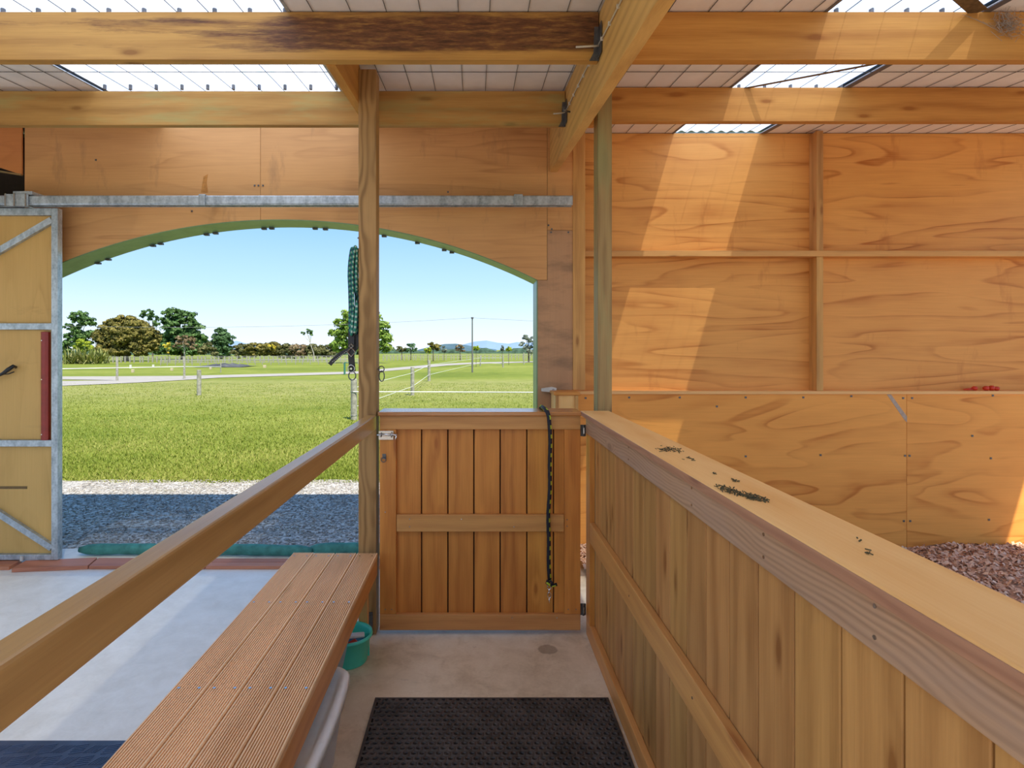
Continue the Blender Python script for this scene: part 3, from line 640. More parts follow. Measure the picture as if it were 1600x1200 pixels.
# ------------------------------------------------------------------ gate
S = 3.05/F
def gx(p): return (p-CX)*S
def gz(p): return H-(p-CY)*S
t = thing('gate', 'waist-high boarded wooden gate between the middle post and the partition', 'gate', (gx(750), 3.08, gz(985)))
box('cap', gx(591), gx(908), 3.03, 3.225, 1.188, 1.210, wood('glossy_cap', 'x', (.62, .26, .07), (.36, .12, .03), ring=18, contrast=.6, knots=.1, rough=.16, spec=1.), t, bev=.004)
box('top_rail', gx(593), gx(907), 3.05, 3.075, gz(671), 1.1875, FRAME('x'), t)
box('bottom_rail', gx(593), gx(907), 3.0495, 3.0745, gz(985), gz(960), FRAME('x'), t, bev=.003)
box('middle_rail', gx(619.5), gx(881.5), 3.05, 3.074, gz(831), gz(804.5), FRAME('x'), t, bev=.003)
for (a, b) in ((593, 619), (882, 907)): box('stile', gx(a), gx(b), 3.05, 3.0748, gz(959.7), gz(671.3), GATE('z'), t)
xs = [612, 658, 699.5, 740.5, 782, 824, 866, 890]
for a, b in zip(xs[:-1], xs[1:]): box('board', gx(a)+.0032, gx(b)-.0032, 3.0755, 3.092, gz(975), gz(660), GATE('z'), t, bev=.003)
mk('backing', G().box(gx(600), gx(900), 3.094, 3.125, gz(980), gz(655)), DARK, t)
for zz in (gz(673), gz(953.5)):
    h = mk('hinge', G().box(gx(907.3), gx(916), 3.060, 3.064, zz-.031, zz+.031).tube([(gx(912), 3.056, zz-.031), (gx(912), 3.056, zz+.031)], .006, 10), BRACK, t)
    mk('hinge_pin', G().tube([(gx(912.3), 3.0485, zz-.016), (gx(912.3), 3.0485, zz+.016)], .0022, 6), CHROME, h)
b_ = mk('bolt', G().box(gx(592), gx(615), 3.044, 3.0495, gz(687), gz(673)), STEEL, t, bev=.001)
mk('barrel', G().tube([(gx(589.5), 3.038, gz(679)), (gx(621), 3.038, gz(679))], .006, 10), CHROME, b_, smooth=True)
mk('keeper', G().ring((gx(596), 3.04, gz(679)), .010, .003, (1, 0, 0)), STEEL, b_, smooth=True); mk('keeper', G().ring((gx(612.5), 3.04, gz(679)), .012, .0035, (1, 0, 0)), STEEL, b_, smooth=True)
mk('knob', G().tube([(gx(617), 3.038, gz(679)), (gx(620), 3.030, gz(681)), (gx(619), 3.026, gz(686))], .005, 8), CHROME, b_, smooth=True)
r_ = mk('ring_plate', G().prism([(gx(597.5), gz(709)), (gx(603), gz(709)), (gx(603.5), gz(717)), (gx(598), gz(717))], 3.046, 3.0495), DSTEEL, t)
mk('pull_ring', G().ring((gx(599.5), 3.043, gz(718)), .013, .0022, (.15, 1, .1)), DSTEEL, r_, smooth=True)
g = G()
for (px, py) in ((640, 811), (640, 823), (721, 811), (803, 823), (886, 812), (886, 822), (888, 952), (900, 952), (602, 952), (612, 952), (602, 800), (870, 965), (800, 965)):
    g.tube([(gx(px), 3.0475, gz(py)), (gx(px), 3.0500, gz(py))], .0035, 8)
mk('screw_heads', g, STEEL, t, kind='stuff')

# lead rope over the gate
t = thing('lead_rope', 'black and yellow flecked lead rope hung over the gate cap', 'rope', (gx(856), 3.02, 1.21))
pts = [(gx(851.5), 3.16, 1.222), (gx(851.6), 3.10, 1.226), (gx(852), 3.05, 1.222), (gx(854), 3.022, 1.212), (gx(856.3), 3.016, 1.185), (gx(857.3), 3.016, 1.14)]
for i in range(1, 24): f_ = i/23; pts.append((gx(857.3)+.004*math.sin(f_*7)+.002*math.sin(f_*19)-f_*.001, 3.018+.01*f_, 1.14-(1.14-gz(903))*f_))
pts2 = [(gx(851.5), 3.16, 1.222), (gx(851), 3.20, 1.222), (gx(850.8), 3.235, 1.212), (gx(850.6), 3.24, 1.15), (gx(851), 3.24, .9)]
mk('cord', G().tube(pts, .0112, 10), ROPEY, t, smooth=True); mk('cord', G().tube(pts2, .0112, 10), ROPEY, t, smooth=True)
mk('knot', G().tube([(gx(855), 3.018, gz(903)), (gx(853), 3.010, gz(906)), (gx(857), 3.004, gz(908.5)), (gx(861.5), 3.010, gz(907)), (gx(860), 3.022, gz(904)), (gx(855), 3.022, gz(908)), (gx(861), 3.014, gz(911)), (gx(869), 3.014, gz(908.5))], .0085, 8), ROPEY, t, smooth=True)
c_ = mk('swivel_eye', G().ring((gx(857), 3.02, gz(914)), .010, .0028, (.3, 1, 0)).tube([(gx(857), 3.02, gz(917)), (gx(857), 3.02, gz(921))], .0045, 8), CHROME, t, smooth=True)
mk('snap_hook', G().ring((gx(857.3), 3.02, gz(926)), .0085, .0030, (0, 1, 0), sz=1.9).tube([(gx(857), 3.02, gz(931)), (gx(857.5), 3.02, gz(938))], .0035, 8), CHROME, c_, smooth=True)

# ------------------------------------------------------------------ handrail
t = mk('handrail', G().box(-.5885, -.537, -.45, 3.048, 1.113, 1.192), HAND('y'), bev=.006); tag(t, 'sloping-looking long smooth timber handrail ending at the middle post', 'handrail')

# ------------------------------------------------------------------ bench
t = thing('bench', 'low slatted bench of reeded decking boards below the handrail', 'bench', (-.755, 1.6, 0))
bx = [-.985, -.870, -.7545, -.639, -.524]; BZ = .452; Yn, Yf = -.3, 3.03
matd = DECK('y')
bedges = [(bx[i]+.0025, bx[i+1]-.0025) for i in range(4)]
for (a, b) in bedges:
    prof = [(a, BZ-.022), (a, BZ-.004), (a+.003, BZ)]; n = 12; p = (b-a-.012)/n; x = a+.006
    for i in range(n): prof += [(x+p*.20, BZ), (x+p*.28, BZ-.007), (x+p*.66, BZ-.007), (x+p*.74, BZ)]; x += p
    prof += [(b-.003, BZ), (b, BZ-.004), (b, BZ-.022)]
    mk('slat', G().prism(prof, Yn, Yf+(.006 if a < -.9 else 0)), matd, t)
box('fascia', -.544, -.5275, Yn, Yf-.004, .336, BZ-.0235, FRAME('y'), t, bev=.002)
box('fascia', -.982, -.962, Yn, Yf-.004, .336, BZ-.0235, FRAME('y'), t, bev=.002)
for y_ in (1.80, 2.405, 2.96, .9): box('bearer', -.96, -.546, y_, y_+.045, .34, BZ-.0235, STUD('x'), t)
for (x_, y_) in ((-.605, 2.965), (-.955, 2.965), (-.605, 2.278), (-.955, 2.278), (-.66, .9), (-.955, .9)):
    box('leg', x_, x_+.045, y_-.05, y_-.004, 0, .38, STUD('z'), t)
g = G()
for yy in (1.823, 2.44, 2.985, .92):
    for (a, b) in bedges:
        for x in (a+.022, b-.022): g.tube([(x, yy, BZ-.001), (x, yy, BZ+.0012)], .0045, 8)
mk('screw_heads', g, CHROME, t, kind='stuff')

# storage box, crate, bucket and brushes
def rrect(x0, x1, y0, y1, r, n=6, bow=0.):
    P = []
    for (cx, cy, a0) in ((x1-r, y1-r, 0), (x0+r, y1-r, PI/2), (x0+r, y0+r, PI), (x1-r, y0+r, 1.5*PI)):
        for i in range(n+1): a = a0+PI/2*i/n; P.append([cx+r*math.cos(a), cy+r*math.sin(a)])
    out = []
    m = len(P)
    for i in range(m):
        x, y = P[i]; out.append([x, y]); x2, y2 = P[(i+1) % m]
        if abs(y2-y) > r*2:
            for k in range(1, 8): f_ = k/8; out.append([x, y+(y2-y)*f_])
    ym = (y0+y1)/2; hy = (y1-y0)/2
    return [(x+(bow*(1-((y-ym)/hy)**2) if x > (x0+x1)/2 else -bow*(1-((y-ym)/hy)**2)), y) for x, y in out]
def loft(rings, name, mat, parent, cap0=True, cap1=True, smooth=True):
    g = G(); n = len(rings[0][0]); vs = [(x, y, z) for (P, z) in rings for (x, y) in P]
    fs = [(i*n+k, i*n+(k+1) % n, (i+1)*n+(k+1) % n, (i+1)*n+k) for i in range(len(rings)-1) for k in range(n)]
    if cap0: fs.append(tuple(reversed(range(n))))
    if cap1: fs.append(tuple((len(rings)-1)*n+k for k in range(n)))
    return mk(name, G().add(vs, fs), mat, parent, smooth=smooth)
t = thing('storage_box', 'frosted clear plastic storage box with white lid under the bench', 'storage box', (-.68, 1.86, 0))
Pb = rrect(-.88, -.50, 1.62, 2.20, .05, bow=.008); Pb2 = rrect(-.85, -.53, 1.66, 2.16, .05)
loft([(Pb2, .003), (Pb2, .012), (Pb, .265)], 'tub', FROST, t, cap1=False, smooth=False)
L0 = rrect(-.90, -.488, 1.59, 2.225, .07, bow=.016); L1 = rrect(-.893, -.495, 1.597, 2.218, .066, bow=.016); L2 = rrect(-.872, -.516, 1.618, 2.197, .055, bow=.014); L3 = rrect(-.862, -.526, 1.628, 2.187, .05, bow=.013)
loft([(L1, .262), (L0, .266), (L0, .292), (L1, .300), (L2, .301), (L3, .285)], 'lid', LIDP, t, smooth=True)
for i, (c, x0, y0) in enumerate(((BLUEP, -.80, 1.72), (REDR, -.70, 1.72), (BLACK, -.64, 1.93), (BLUEP, -.612, 1.72))):
    o = mk('boxed_item', G().box(x0, x0+.075, y0, y0+.16, .013, .16+.02*i), c, bev=.01); tag(o, ['blue item at the back left inside the frosted storage box', 'red item inside the frosted storage box', 'black item at the far right inside the frosted storage box', 'blue item at the near right inside the frosted storage box'][i], 'item', 'things inside the storage box')
t = thing('crate', 'pale lilac blue plastic crate standing under the bench beside the teal bucket', 'crate', (-.78, 2.47, 0))
A = rrect(-.93, -.63, 2.31, 2.63, .03); B_ = rrect(-.945, -.572, 2.292, 2.655, .03); B3 = rrect(-.925, -.592, 2.305, 2.635, .03)
loft([(A, .002), (B_, .285), (rrect(-.955, -.558, 2.284, 2.668, .035), .286), (rrect(-.955, -.558, 2.284, 2.668, .035), .30), (B3, .30), (A, .02)], 'shell', LILAC, t, smooth=False)
bc = (-.628, 2.955)
t = thing('bucket', 'round teal plastic bucket of grooming brushes at the foot of the middle post', 'bucket', (bc[0], bc[1], 0))
bc = (-.632, 2.802); t.location = (bc[0], bc[1], 0)
mk('pail', G().lathe([(.088, .001), (.092, .006), (.108, .125), (.117, .126), (.119, .131), (.117, .140), (.109, .140), (.104, .125), (.088, .012)], *bc, seg=40), TEAL, t, smooth=True)
mk('divider', G().box(bc[0]-.1, bc[0]+.1, bc[1]+.02, bc[1]+.024, .012, .125), TEAL, t)
def brush(label, col, bristle, p0, p1, w, h):
    t = thing('grooming_brush', label, 'brush', p0, 'brushes in the teal bucket'); p0 = Vector(p0); p1 = Vector(p1); d = (p1-p0).normalized()
    mk('back', G().beam(p0, p1, w, h), col, t, bev=.006)
    u = d.cross(Vector((0, 0, 1))).cross(d)
    mk('bristles', G().beam(p0+d*.005-u*(h/2+.008)*1, p1-d*.005-u*(h/2+.008), w*.85, .016), bristle, t)
brush('white oval brush lying flat near the top of the teal bucket', WHITEP, BLUEP, (bc[0]-.01, bc[1]-.02, .13), (bc[0]+.08, bc[1]+.0, .128), .045, .012)
brush('red brush low in the teal bucket', REDR, WHITEP, (bc[0]-.01, bc[1]-.075, .09), (bc[0]+.05, bc[1]-.035, .115), .04, .02)
brush('dark brush standing at the left side of the teal bucket', BLACK, BLUEP, (bc[0]-.05, bc[1]-.04, .06), (bc[0]-.02, bc[1]-.03, .17), .03, .02)
o = mk('sweat_scraper', G().tube([(bc[0]+.0, bc[1]-.01, .02), (bc[0]-.005, bc[1]-.015, .12), (bc[0]+.0, bc[1]-.03, .19), (bc[0]+.022, bc[1]-.04, .232), (bc[0]+.03, bc[1]-.04, .243)], [.008, .010, .011, .010, .006], 8), BLUEP, smooth=True); tag(o, 'long light blue curved scraper handle sticking up from the teal bucket', 'scraper')

# ------------------------------------------------------------------ mats
t = thing('rubber_mat', 'black rubber mat with rows of round holes on the concrete by the gate', 'mat', (.07, 1.8, 0))
mx0, mx1, my0, my1 = -.442, .585, 1.0, 2.482
box('base', mx0+.004, mx1-.004, my0, my1-.004, .001, .006, RUBBER, t, bev=0)
V = []; Fq = []; pit = .0315; rp = pit*.866; n = 0; row = 0; yy = my1-rp*.6
ang = [PI/6+k*PI/3 for k in range(6)]
while yy > my0+.02:
    xx = mx0+pit*(.6+.5*(row % 2))
    while xx < mx1-pit*.5:
        hx = [(xx+math.cos(a)*pit/math.sqrt(3), yy+math.sin(a)*pit/math.sqrt(3)) for a in ang]
        for (r_, z_) in ((None, .0125), (.0118, .0155), (.0098, .0155), (.0090, .0062)):
            for k in range(6):
                if r_ is None: V.append((*hx[k], z_))
                else: V.append((xx+math.cos(ang[k])*r_*1.08, yy+math.sin(ang[k])*r_*.96, z_))
        for q in range(3):
            for k in range(6): Fq.append((n+q*6+k, n+q*6+(k+1) % 6, n+(q+1)*6+(k+1) % 6, n+(q+1)*6+k))
        n += 24; xx += pit
    yy -= rp; row += 1
npmesh('ring_grid', np.array(V), np.array(Fq), RUBT, t, kind='stuff')
g = G().box(mx0, mx0+.012, my0, my1, .001, .014).box(mx1-.012, mx1, my0, my1, .001, .014).box(mx0+.012, mx1-.012, my1-.010, my1, .001, .014)
mk('border', g, RUBT, t)
t = thing('chequer_mat', 'blue-black rubber mat with raised chequer bars at the lower left', 'mat', (-2, 1.5, 0))
box('base', -3.2, -1.05, .8, 2.217, .001, .009, BLUEMAT, t)
g = G(); T = .062
for i in range(int(2.1/T)):
    for j in range(int(1.38/T)):
        cx = -3.17+T*(i+.5); cy = 2.20-T*(j+.5)
        if cy < 1.4: continue
        for k in range(5):
            o_ = (k-2)*.0105
            if (i+j) % 2: g.beam((cx+o_-.012, cy-.020, .0095), (cx+o_+.012, cy+.020, .0095), .0035, .003)
            else: g.beam((cx-.022, cy+o_-.006, .0095), (cx+.022, cy+o_+.006, .0095), .0035, .003)
mk('chequer_bars', g, BLUEBAR, t, kind='stuff')

# ------------------------------------------------------------------ sill boards and draught rolls
def bd(pts, z0, z1, label):
    o = mk('sill_board', G().prism(pts, z0, z1, 'xy'), SILL('x'), bev=.002); tag(o, label, 'board', 'red timber boards along the threshold')
bd([(-4.9, 3.935), (at(14, 0, 3.94)[0], 3.94), (at(34, 0, 4.075)[0], 4.075), (-4.9, 4.07)], .001, .025, 'reddish sill board at the far left end, left of the gap')
bd([(at(18, 0, 3.90)[0], 3.90), (at(137, 0, 3.955)[0], 3.955), (at(152, 0, 4.11)[0], 4.11), (at(40, 0, 4.05)[0], 4.05)], .001, .028, 'reddish sill board right of the gap, under the sliding door edge')
bd([(at(139, 0, 3.955)[0], 3.955), (-1.9, 3.955), (-1.9, 4.105), (at(154, 0, 4.11)[0], 4.11)], .001, .025, 'reddish sill board crossed by the handrail')
bd([(-1.895, 3.955), (-.2, 3.955), (-.2, 4.025), (-1.895, 4.025)], .001, .025, 'narrow reddish sill board behind the bench, inner one')
bd([(-1.895, 4.03), (-.2, 4.03), (-.2, 4.10), (-1.895, 4.10)], .001, .025, 'narrow reddish sill board behind the bench, outer one')
def roll(x0, x1, Yc, r, label):
    n = 30; pts = []; R = []
    for i in range(n+1):
        f_ = i/n; pts.append((x0+(x1-x0)*f_, Yc+.012*math.sin(f_*5), r+.003+.003*math.sin(f_*11)))
        e_ = min(f_, 1-f_)*(x1-x0)/.12; R.append(r*(.5+.5*math.sqrt(min(e_, 1)))*(1+.04*math.sin(i*2.3)+.03*math.sin(i*.9)))
    o = mk('draught_roll', G().tube(pts, R, 14), BAG, smooth=True); tag(o, label, 'sandbag', 'green filled bags across the arch threshold')
roll(-2.97, -1.22, 4.225, .040, 'long green filled bag lying across the threshold, left one')
roll(-1.24, .30, 4.235, .042, 'long green filled bag lying across the threshold, right one reaching behind the post')

# ------------------------------------------------------------------ track and sliding door
t = thing('door_track', 'galvanised steel sliding door track along the wall above the arch', 'track', (-1.5, 4.02, 2.57))
zt0, zt1 = at(0, 320, 3.98)[2], at(0, 305, 3.98)[2]
xe = at(895, 0, 3.98)[0]
mk('channel', G().prism([(3.98, zt0+.012), (3.98, zt1-.008), (3.988, zt1), (4.05, zt1), (4.05, zt0), (4.035, zt0), (4.035, zt0+.004), (4.044, zt0+.006), (4.044, zt1-.006), (3.992, zt1-.006), (3.986, zt1-.012), (3.986, zt0+.014), (3.992, zt0+.006), (4.0, zt0+.005), (4.0, zt0), (3.988, zt0)], -5.2, xe, 'yz'), GALV, t)
for (px, w) in ((315.5, .022), (810, .03)):
    x = at(px, 0, 3.975)[0]
    b_ = mk('track_bracket', G().box(x-w, x+w, 3.970, 3.979, zt0-.006, zt1+.004).box(x-w, x+w, 3.979, 4.198, zt1+.001, zt1+.008), GALV, t, bev=.002)
    mk('bracket_tab', G().box(x-.006, x+w, 4.19, 4.199, zt1+.005, zt1+.045), GALV, b_)
x = at(27, 0, 3.97)[0]
b_ = mk('track_joiner', G().box(x-.085, x+.075, 3.966, 3.979, zt0-.010, zt1+.006).box(x-.04, x+.095, 3.98, 4.198, zt1+.004, zt1+.03), GALV, t, bev=.003)
for k in (-.083, -.02, .06): mk('rib', G().box(x+k, x+k+.010, 3.960, 3.966, zt0-.012, zt1+.008), STEEL, b_)
t = thing('sliding_door', 'plywood sliding door in a galvanised steel frame at the left', 'door', (-3.68, 4.08, .03))
yd0, yd1 = 4.05, 4.098
def dx_(p): return (p-CX)*4.05/F
def dz_(p): return H-(p-CY)*4.05/F
L = -4.33; Rr = dx_(90); zb, ztp = .031, dz_(325)
box('frame_bar', dx_(80), Rr, yd0, yd1, zb, ztp, GALV, t); box('frame_bar', L, L+.046, yd0, yd1, zb, ztp, GALV, t)
box('frame_bar', L+.047, dx_(80)-.001, yd0, yd1, dz_(336), ztp, GALV, t); box('frame_bar', L+.047, dx_(80)-.001, yd0, yd1, zb, dz_(867), GALV, t)
for (a, b) in ((515, 505), (698, 688)): box('cross_bar', L+.047, dx_(80)-.001, yd0+.002, yd1-.002, dz_(a), dz_(b), GALV, t)
def brace(pa, pb): mk('brace', G().beam((dx_(pa[0]), yd0+.022, dz_(pa[1])), (dx_(pb[0]), yd0+.022, dz_(pb[1])), .036, .044, up=(0, 0, 1)), GALV, t)
brace((79, 343), (-190, 500)); brace((79, 857), (-160, 702))
for (a, b) in ((505, 336), (688, 515), (867, 698)): mk('panel', G().box(L+.047, dx_(80)-.001, yd1-.016, yd1-.004, dz_(a)+.001, dz_(b)-.001), PLYD, t)
for zc_ in (ztp,):
    mk('hanger', G().tube([(dx_(50), 4.02, ztp-.0), (dx_(50), 4.02, ztp+.05)], .008, 8).box(dx_(46), dx_(54), 4.0, 4.06, ztp, ztp+.006), STEEL, t)
rb = mk('red_strip', G().prism([(dx_(61.5), 4.080), (dx_(61.5), 4.062), (dx_(65), 4.050), (dx_(71), 4.046), (dx_(74.5), 4.056), (dx_(74.5), 4.080)], dz_(688), dz_(518.5), 'xy'), REDP, t, bev=.002)
for p in (532, 593, 679): mk('screw', G().tube([(dx_(65), 4.048, dz_(p)), (dx_(65), 4.056, dz_(p))], .004, 8), CHROME, rb)
mk('handle', G().tube([(dx_(-40), 4.060, dz_(600)), (dx_(-20), 4.04, dz_(596)), (dx_(0), 4.035, dz_(587)), (dx_(8), 4.035, dz_(583)), (dx_(16), 4.035, dz_(577)), (dx_(22), 4.045, dz_(572)), (dx_(21), 4.07, dz_(574))], [.008, .009, .009, .012, .015, .013, .01], 10), BLACK, t, smooth=True)
mk('frayed_end', G().tube([(dx_(6), 4.045, dz_(585)), (dx_(15), 4.045, dz_(584)), (dx_(22), 4.05, dz_(581))], .004, 6), BLACK, t)
mk('slot', G().box(dx_(-60), dx_(37), 4.079, 4.0815, dz_(765.5), dz_(761.5)), simple('slot_shade', (.22, .13, .05), .8), t)
mk('floor_guide', G().tube([(dx_(35), 4.045, .028), (dx_(35), 4.045, .062)], .012, 10), WHITEP, t)

# jamb latch
t = thing('jamb_catch', 'pale metal catch fixed to the jamb lining above the capped end post', 'catch', at(858, 613, 4.17))
mk('arm', G().prism([(at(846, 0, 4.18)[0], at(0, 611.5, 4.18)[2]), (at(846, 0, 4.18)[0], at(0, 607, 4.18)[2]), (at(862, 0, 4.18)[0], at(0, 604.5, 4.18)[2]), (at(869, 0, 4.18)[0], at(0, 606, 4.18)[2]), (at(869, 0, 4.18)[0], at(0, 612, 4.18)[2]), (at(864, 0, 4.18)[0], at(0, 613, 4.18)[2])], 4.155, 4.198), WHITEP, t, bev=.003)
mk('pivot', G().tube([(at(864, 0, 4.18)[0], 4.148, at(0, 609, 4.18)[2]), (at(864, 0, 4.18)[0], 4.156, at(0, 609, 4.18)[2])], .009, 10), STEEL, t)

# ------------------------------------------------------------------ halter on the middle post, snap on its other side
t = thing('halter', 'black leather halter with a coiled green lead rope hanging left of the middle post', 'halter', at(552, 560, 3.06))
def hp(px, py, Y): return ((px-CX)*3.06/F, Y, H-(py-CY)*3.06/F)
for (xa, xb, yt, yb_, dy) in ((547.8, 552.5, 388, 523, 3.055), (552.8, 558.2, 386, 519, 3.045), (556, 558.4, 389, 520, 3.075), (549.5, 555, 392, 524, 3.09)):
    n = 40; pts = []
    for i in range(n):
        a = 2*PI*i/n; cxm = (xa+xb)/2; hw = (xb-xa)/2; s_ = math.sin(a); c__ = math.cos(a)
        yy = (yt+yb_)/2-(yb_-yt)/2*(abs(s_)**.55)*math.copysign(1, s_)
        pts.append(hp(cxm+hw*c__*(1.1-.25*s_)-1.2*math.sin((yy-385)/140*PI)+.8*math.sin(yy*.07), yy, dy+.008*math.sin(a*2)))
    mk('rope_loop', G().tube(pts, .0082, 8, closed=True), ROPEG, t, smooth=True)
def strapg(pts, w, th=.004):
    g = G()
    for a, b in zip(pts[:-1], pts[1:]):
        d = (Vector(b)-Vector(a)).normalized()*.002; g.beam(Vector(a)-d, Vector(b)+d, w, th, up=(0, 1, 0))
    return g
mk('strap', strapg([hp(548.5, 515, 3.07), hp(548.6, 535, 3.062), hp(549, 560, 3.06), hp(550.8, 580, 3.06)], .034), LEATHER, t)
mk('strap', strapg([hp(556.5, 505, 3.085), hp(556, 530, 3.08), hp(555.5, 542, 3.08), hp(549, 548, 3.075)], .03), LEATHER, t)
mk('strap', strapg([hp(546, 546, 3.052), hp(533, 553, 3.045), hp(522, 563, 3.04), hp(517, 569, 3.04)], .022), LEATHER, t)
g = G()
for i in range(9): a = Vector(hp(543-2.6*i, 549+1.9*i, 3.036)); g.beam(a, a+Vector((-.005, 0, -.0035)), .002, .002)
mk('stitching', g, WHITEP, t, kind='stuff')
mk('buckle', G().ring(hp(549.5, 550, 3.05), .024, .0032, (0, 1, 0), seg=4, sx=.9, sz=1.05).ring(hp(549.5, 541, 3.05), .012, .003, (0, 1, 0), seg=4), CHROME, t)
mk('buckle', G().ring(hp(549.5, 576, 3.05), .020, .003, (0, 1, 0), seg=16, sx=.9), STEEL, t, smooth=True)
mk('stud_rivet', G().tube([hp(549.5, 576, 3.045), hp(549.5, 576, 3.055)], .006, 10), CHROME, t)
mk('nose_ring', G().ring(hp(550.6, 587, 3.055), .020, .0032, (.1, 1, 0), sz=1.15), DSTEEL, t, smooth=True)
t = thing('tie_snap', 'dark steel tie ring and snap hanging on the right side of the middle post', 'snap hook', hp(595, 585, 3.08))
mk('upper_ring', G().ring(hp(594.5, 577, 3.09), .016, .003, (.2, 1, 0)), DSTEEL, t, smooth=True)
mk('lower_ring', G().ring(hp(595, 588, 3.09), .015, .003, (.2, 1, 0), sz=1.9), DSTEEL, t, smooth=True)
mk('screw_eye', G().tube([hp(588, 577, 3.09), hp(592, 577, 3.09)], .004, 6), DSTEEL, t)

# red hoof picks on the ledge
for i, (pa, pb, lab) in enumerate(((1506, 1527, 'red hoof pick with pointed end, leftmost on the stall wall ledge'), (1535, 1561, 'red lumpy hoof pick handle, rightmost on the stall wall ledge'))):
    xa, xb = at(pa, 0, 4.39)[0], at(pb, 0, 4.39)[0]; z = 1.2245
    t = thing('hoof_pick', lab, 'hoof pick', ((xa+xb)/2, 4.39, z), 'red hoof picks on the ledge')
    if i == 0:
        mk('shaft', G().tube([(xa, 4.39, z+.008), (xb-.035, 4.39, z+.013)], [.005, .010], 8), REDR, t, smooth=True)
        mk('grip', G().tube([(xb-.04, 4.39, z+.016), (xb-.028, 4.39, z+.018), (xb-.01, 4.39, z+.017), (xb, 4.39, z+.014)], [.010, .017, .016, .006], 10), REDR, t, smooth=True)
    else:
        for k, r_ in ((.22, .018), (.55, .020), (.85, .016)): mk('grip', G().tube([(xa+(xb-xa)*k-.02, 4.39, z+r_), (xa+(xb-xa)*k-.008, 4.39, z+r_), (xa+(xb-xa)*k+.010, 4.39, z+r_), (xa+(xb-xa)*k+.02, 4.39, z+r_)], [r_*.6, r_, r_, r_*.5], 10), REDR, t, smooth=True)
# cobweb at the top right corner
g = G()
for i in range(130):
    a = Vector((2.345+random.gauss(0, .035), 2.495, 2.985+random.gauss(0, .028))); p = [a+Vector((random.gauss(0, .02), -random.uniform(0, .03), random.gauss(0, .02)))*k for k in (0, .5, 1)]
    g.tube([a, p[1]+Vector((0, -.01, 0)), p[2]], .0009, 3)
for i in range(7): g.tube([(2.16+.03*i, 2.50, 3.035-.01*i), (2.25+.02*i, 2.49, 2.99-.012*i), (2.34+.02*i, 2.49, 2.99)], .0008, 3)
o = mk('cobweb', g, WEB, kind='stuff'); tag(o, 'dusty brown cobweb tuft on the nearest right beam at the top right', 'cobweb')

# ------------------------------------------------------------------ wood shavings in the stall
SHZ = .036
def shz(x, y): return SHZ+.016*math.sin(x*3.1+y*2)+.014*math.sin(y*5.3-x*1.7)+.010*math.sin(x*11+y*7)
nx, ny = 90, 80; V = []; 
for j in range(ny+1):
    for i in range(nx+1):
        x = .76+(5.6-.76)*i/nx; y = -.4+(4.349+.4)*j/ny
        ed = min((x-.76)/.15, 1.) if y < 3.6 else 1.
        edge_ = min(max(((y-3.62)+max(x-.95, 0)*3)/.2, 0), 1)
        V.append((x, y, max(shz(x, y)*edge_*(.3+.7*ed)+RNG.normal(0, .003), .001 if edge_ > 0 else -.012)))
Fq = np.array([(j*(nx+1)+i, j*(nx+1)+i+1, (j+1)*(nx+1)+i+1, (j+1)*(nx+1)+i) for j in range(ny) for i in range(nx)])
t = thing('wood_shavings', 'bed of pinkish wood shavings on the stall floor behind the partition', 'bedding', (3, 3, 0)); t['kind'] = 'stuff'
npmesh('bed', np.array(V), Fq, SHAVB, t, smooth=True, kind='stuff')
n = 16000; x = np.concatenate([RNG.uniform(2.2, 5.4, n-1500), RNG.uniform(.76, 1.1, 1500)]); y = np.concatenate([RNG.uniform(2.2, 4.33, n-1500), RNG.uniform(3.62, 4.33, 1500)])
zz = .042+.016*np.sin(x*3.1+y*2)+.014*np.sin(y*5.3-x*1.7)+.010*np.sin(x*11+y*7)
a = RNG.uniform(0, 2*PI, n); L_ = RNG.uniform(.007, .02, n); w_ = RNG.uniform(.004, .010, n); ti = RNG.normal(0, .5, n); cu = RNG.uniform(.002, .008, n)
dxv = np.stack([np.cos(a)*L_, np.sin(a)*L_, ti*L_], 1); wv = np.stack([-np.sin(a)*w_, np.cos(a)*w_, RNG.normal(0, .5, n)*w_], 1); c0 = np.stack([x, y, zz], 1); upv = np.stack([np.zeros(n), np.zeros(n), cu], 1)
V = np.stack([c0-dxv-wv, c0-dxv+wv, c0-wv+upv, c0+wv+upv, c0+dxv-wv, c0+dxv+wv], 1).reshape(-1, 3)
Fq = (np.array([(0, 2, 3, 1), (2, 4, 5, 3)])[None]+np.arange(n)[:, None, None]*6).reshape(-1, 4)
npmesh('flakes', V, Fq, FLAKE, t, tint=np.repeat(RNG.beta(2, 1.6, n), 6), kind='stuff')

# ================================================================== outdoors
def spx(p, Y): return p*Y/F
# paddock fence to the right
t = thing('paddock_fence', 'post and white tape paddock fence starting behind the middle post and curving right', 'fence', (*gd(553, 655), GZ))
fp = [(553, 655, 592, 10), (644.5, 617, 573, 6), (670.5, 595, 563, 4.5), (750.5, 571.5, 556, 1.8), (786, 574, 555, 2.2), (818.5, 569, 551, 1.8)]
tops = []
for (px, yb_, yt, w) in fp:
    x, Y = gd(px, yb_); r_ = spx(w, Y)/2; z1 = H-(yt-CY)*Y/F; tops.append((x, Y, z1, r_))
    mk('fence_post', G().tube([(x, Y, GZ-.02), (x, Y, z1-.01), (x, Y, z1)], [r_, r_*.97, r_*.8], 12), WEATH, t, smooth=False)
for (f_, r_) in ((.78, .008), (.30, .008)):
    for a, b in zip(tops[:4], tops[1:5]):
        za = GZ+(a[2]-GZ)*f_; zb_ = GZ+(b[2]-GZ)*f_; mk('tape', G().tube([(a[0], a[1]-a[3], za), (b[0], b[1]-b[3], zb_)], r_*(.6+a[1]*.02), 5), TAPE, t)
x, Y, z1, r_ = tops[0]
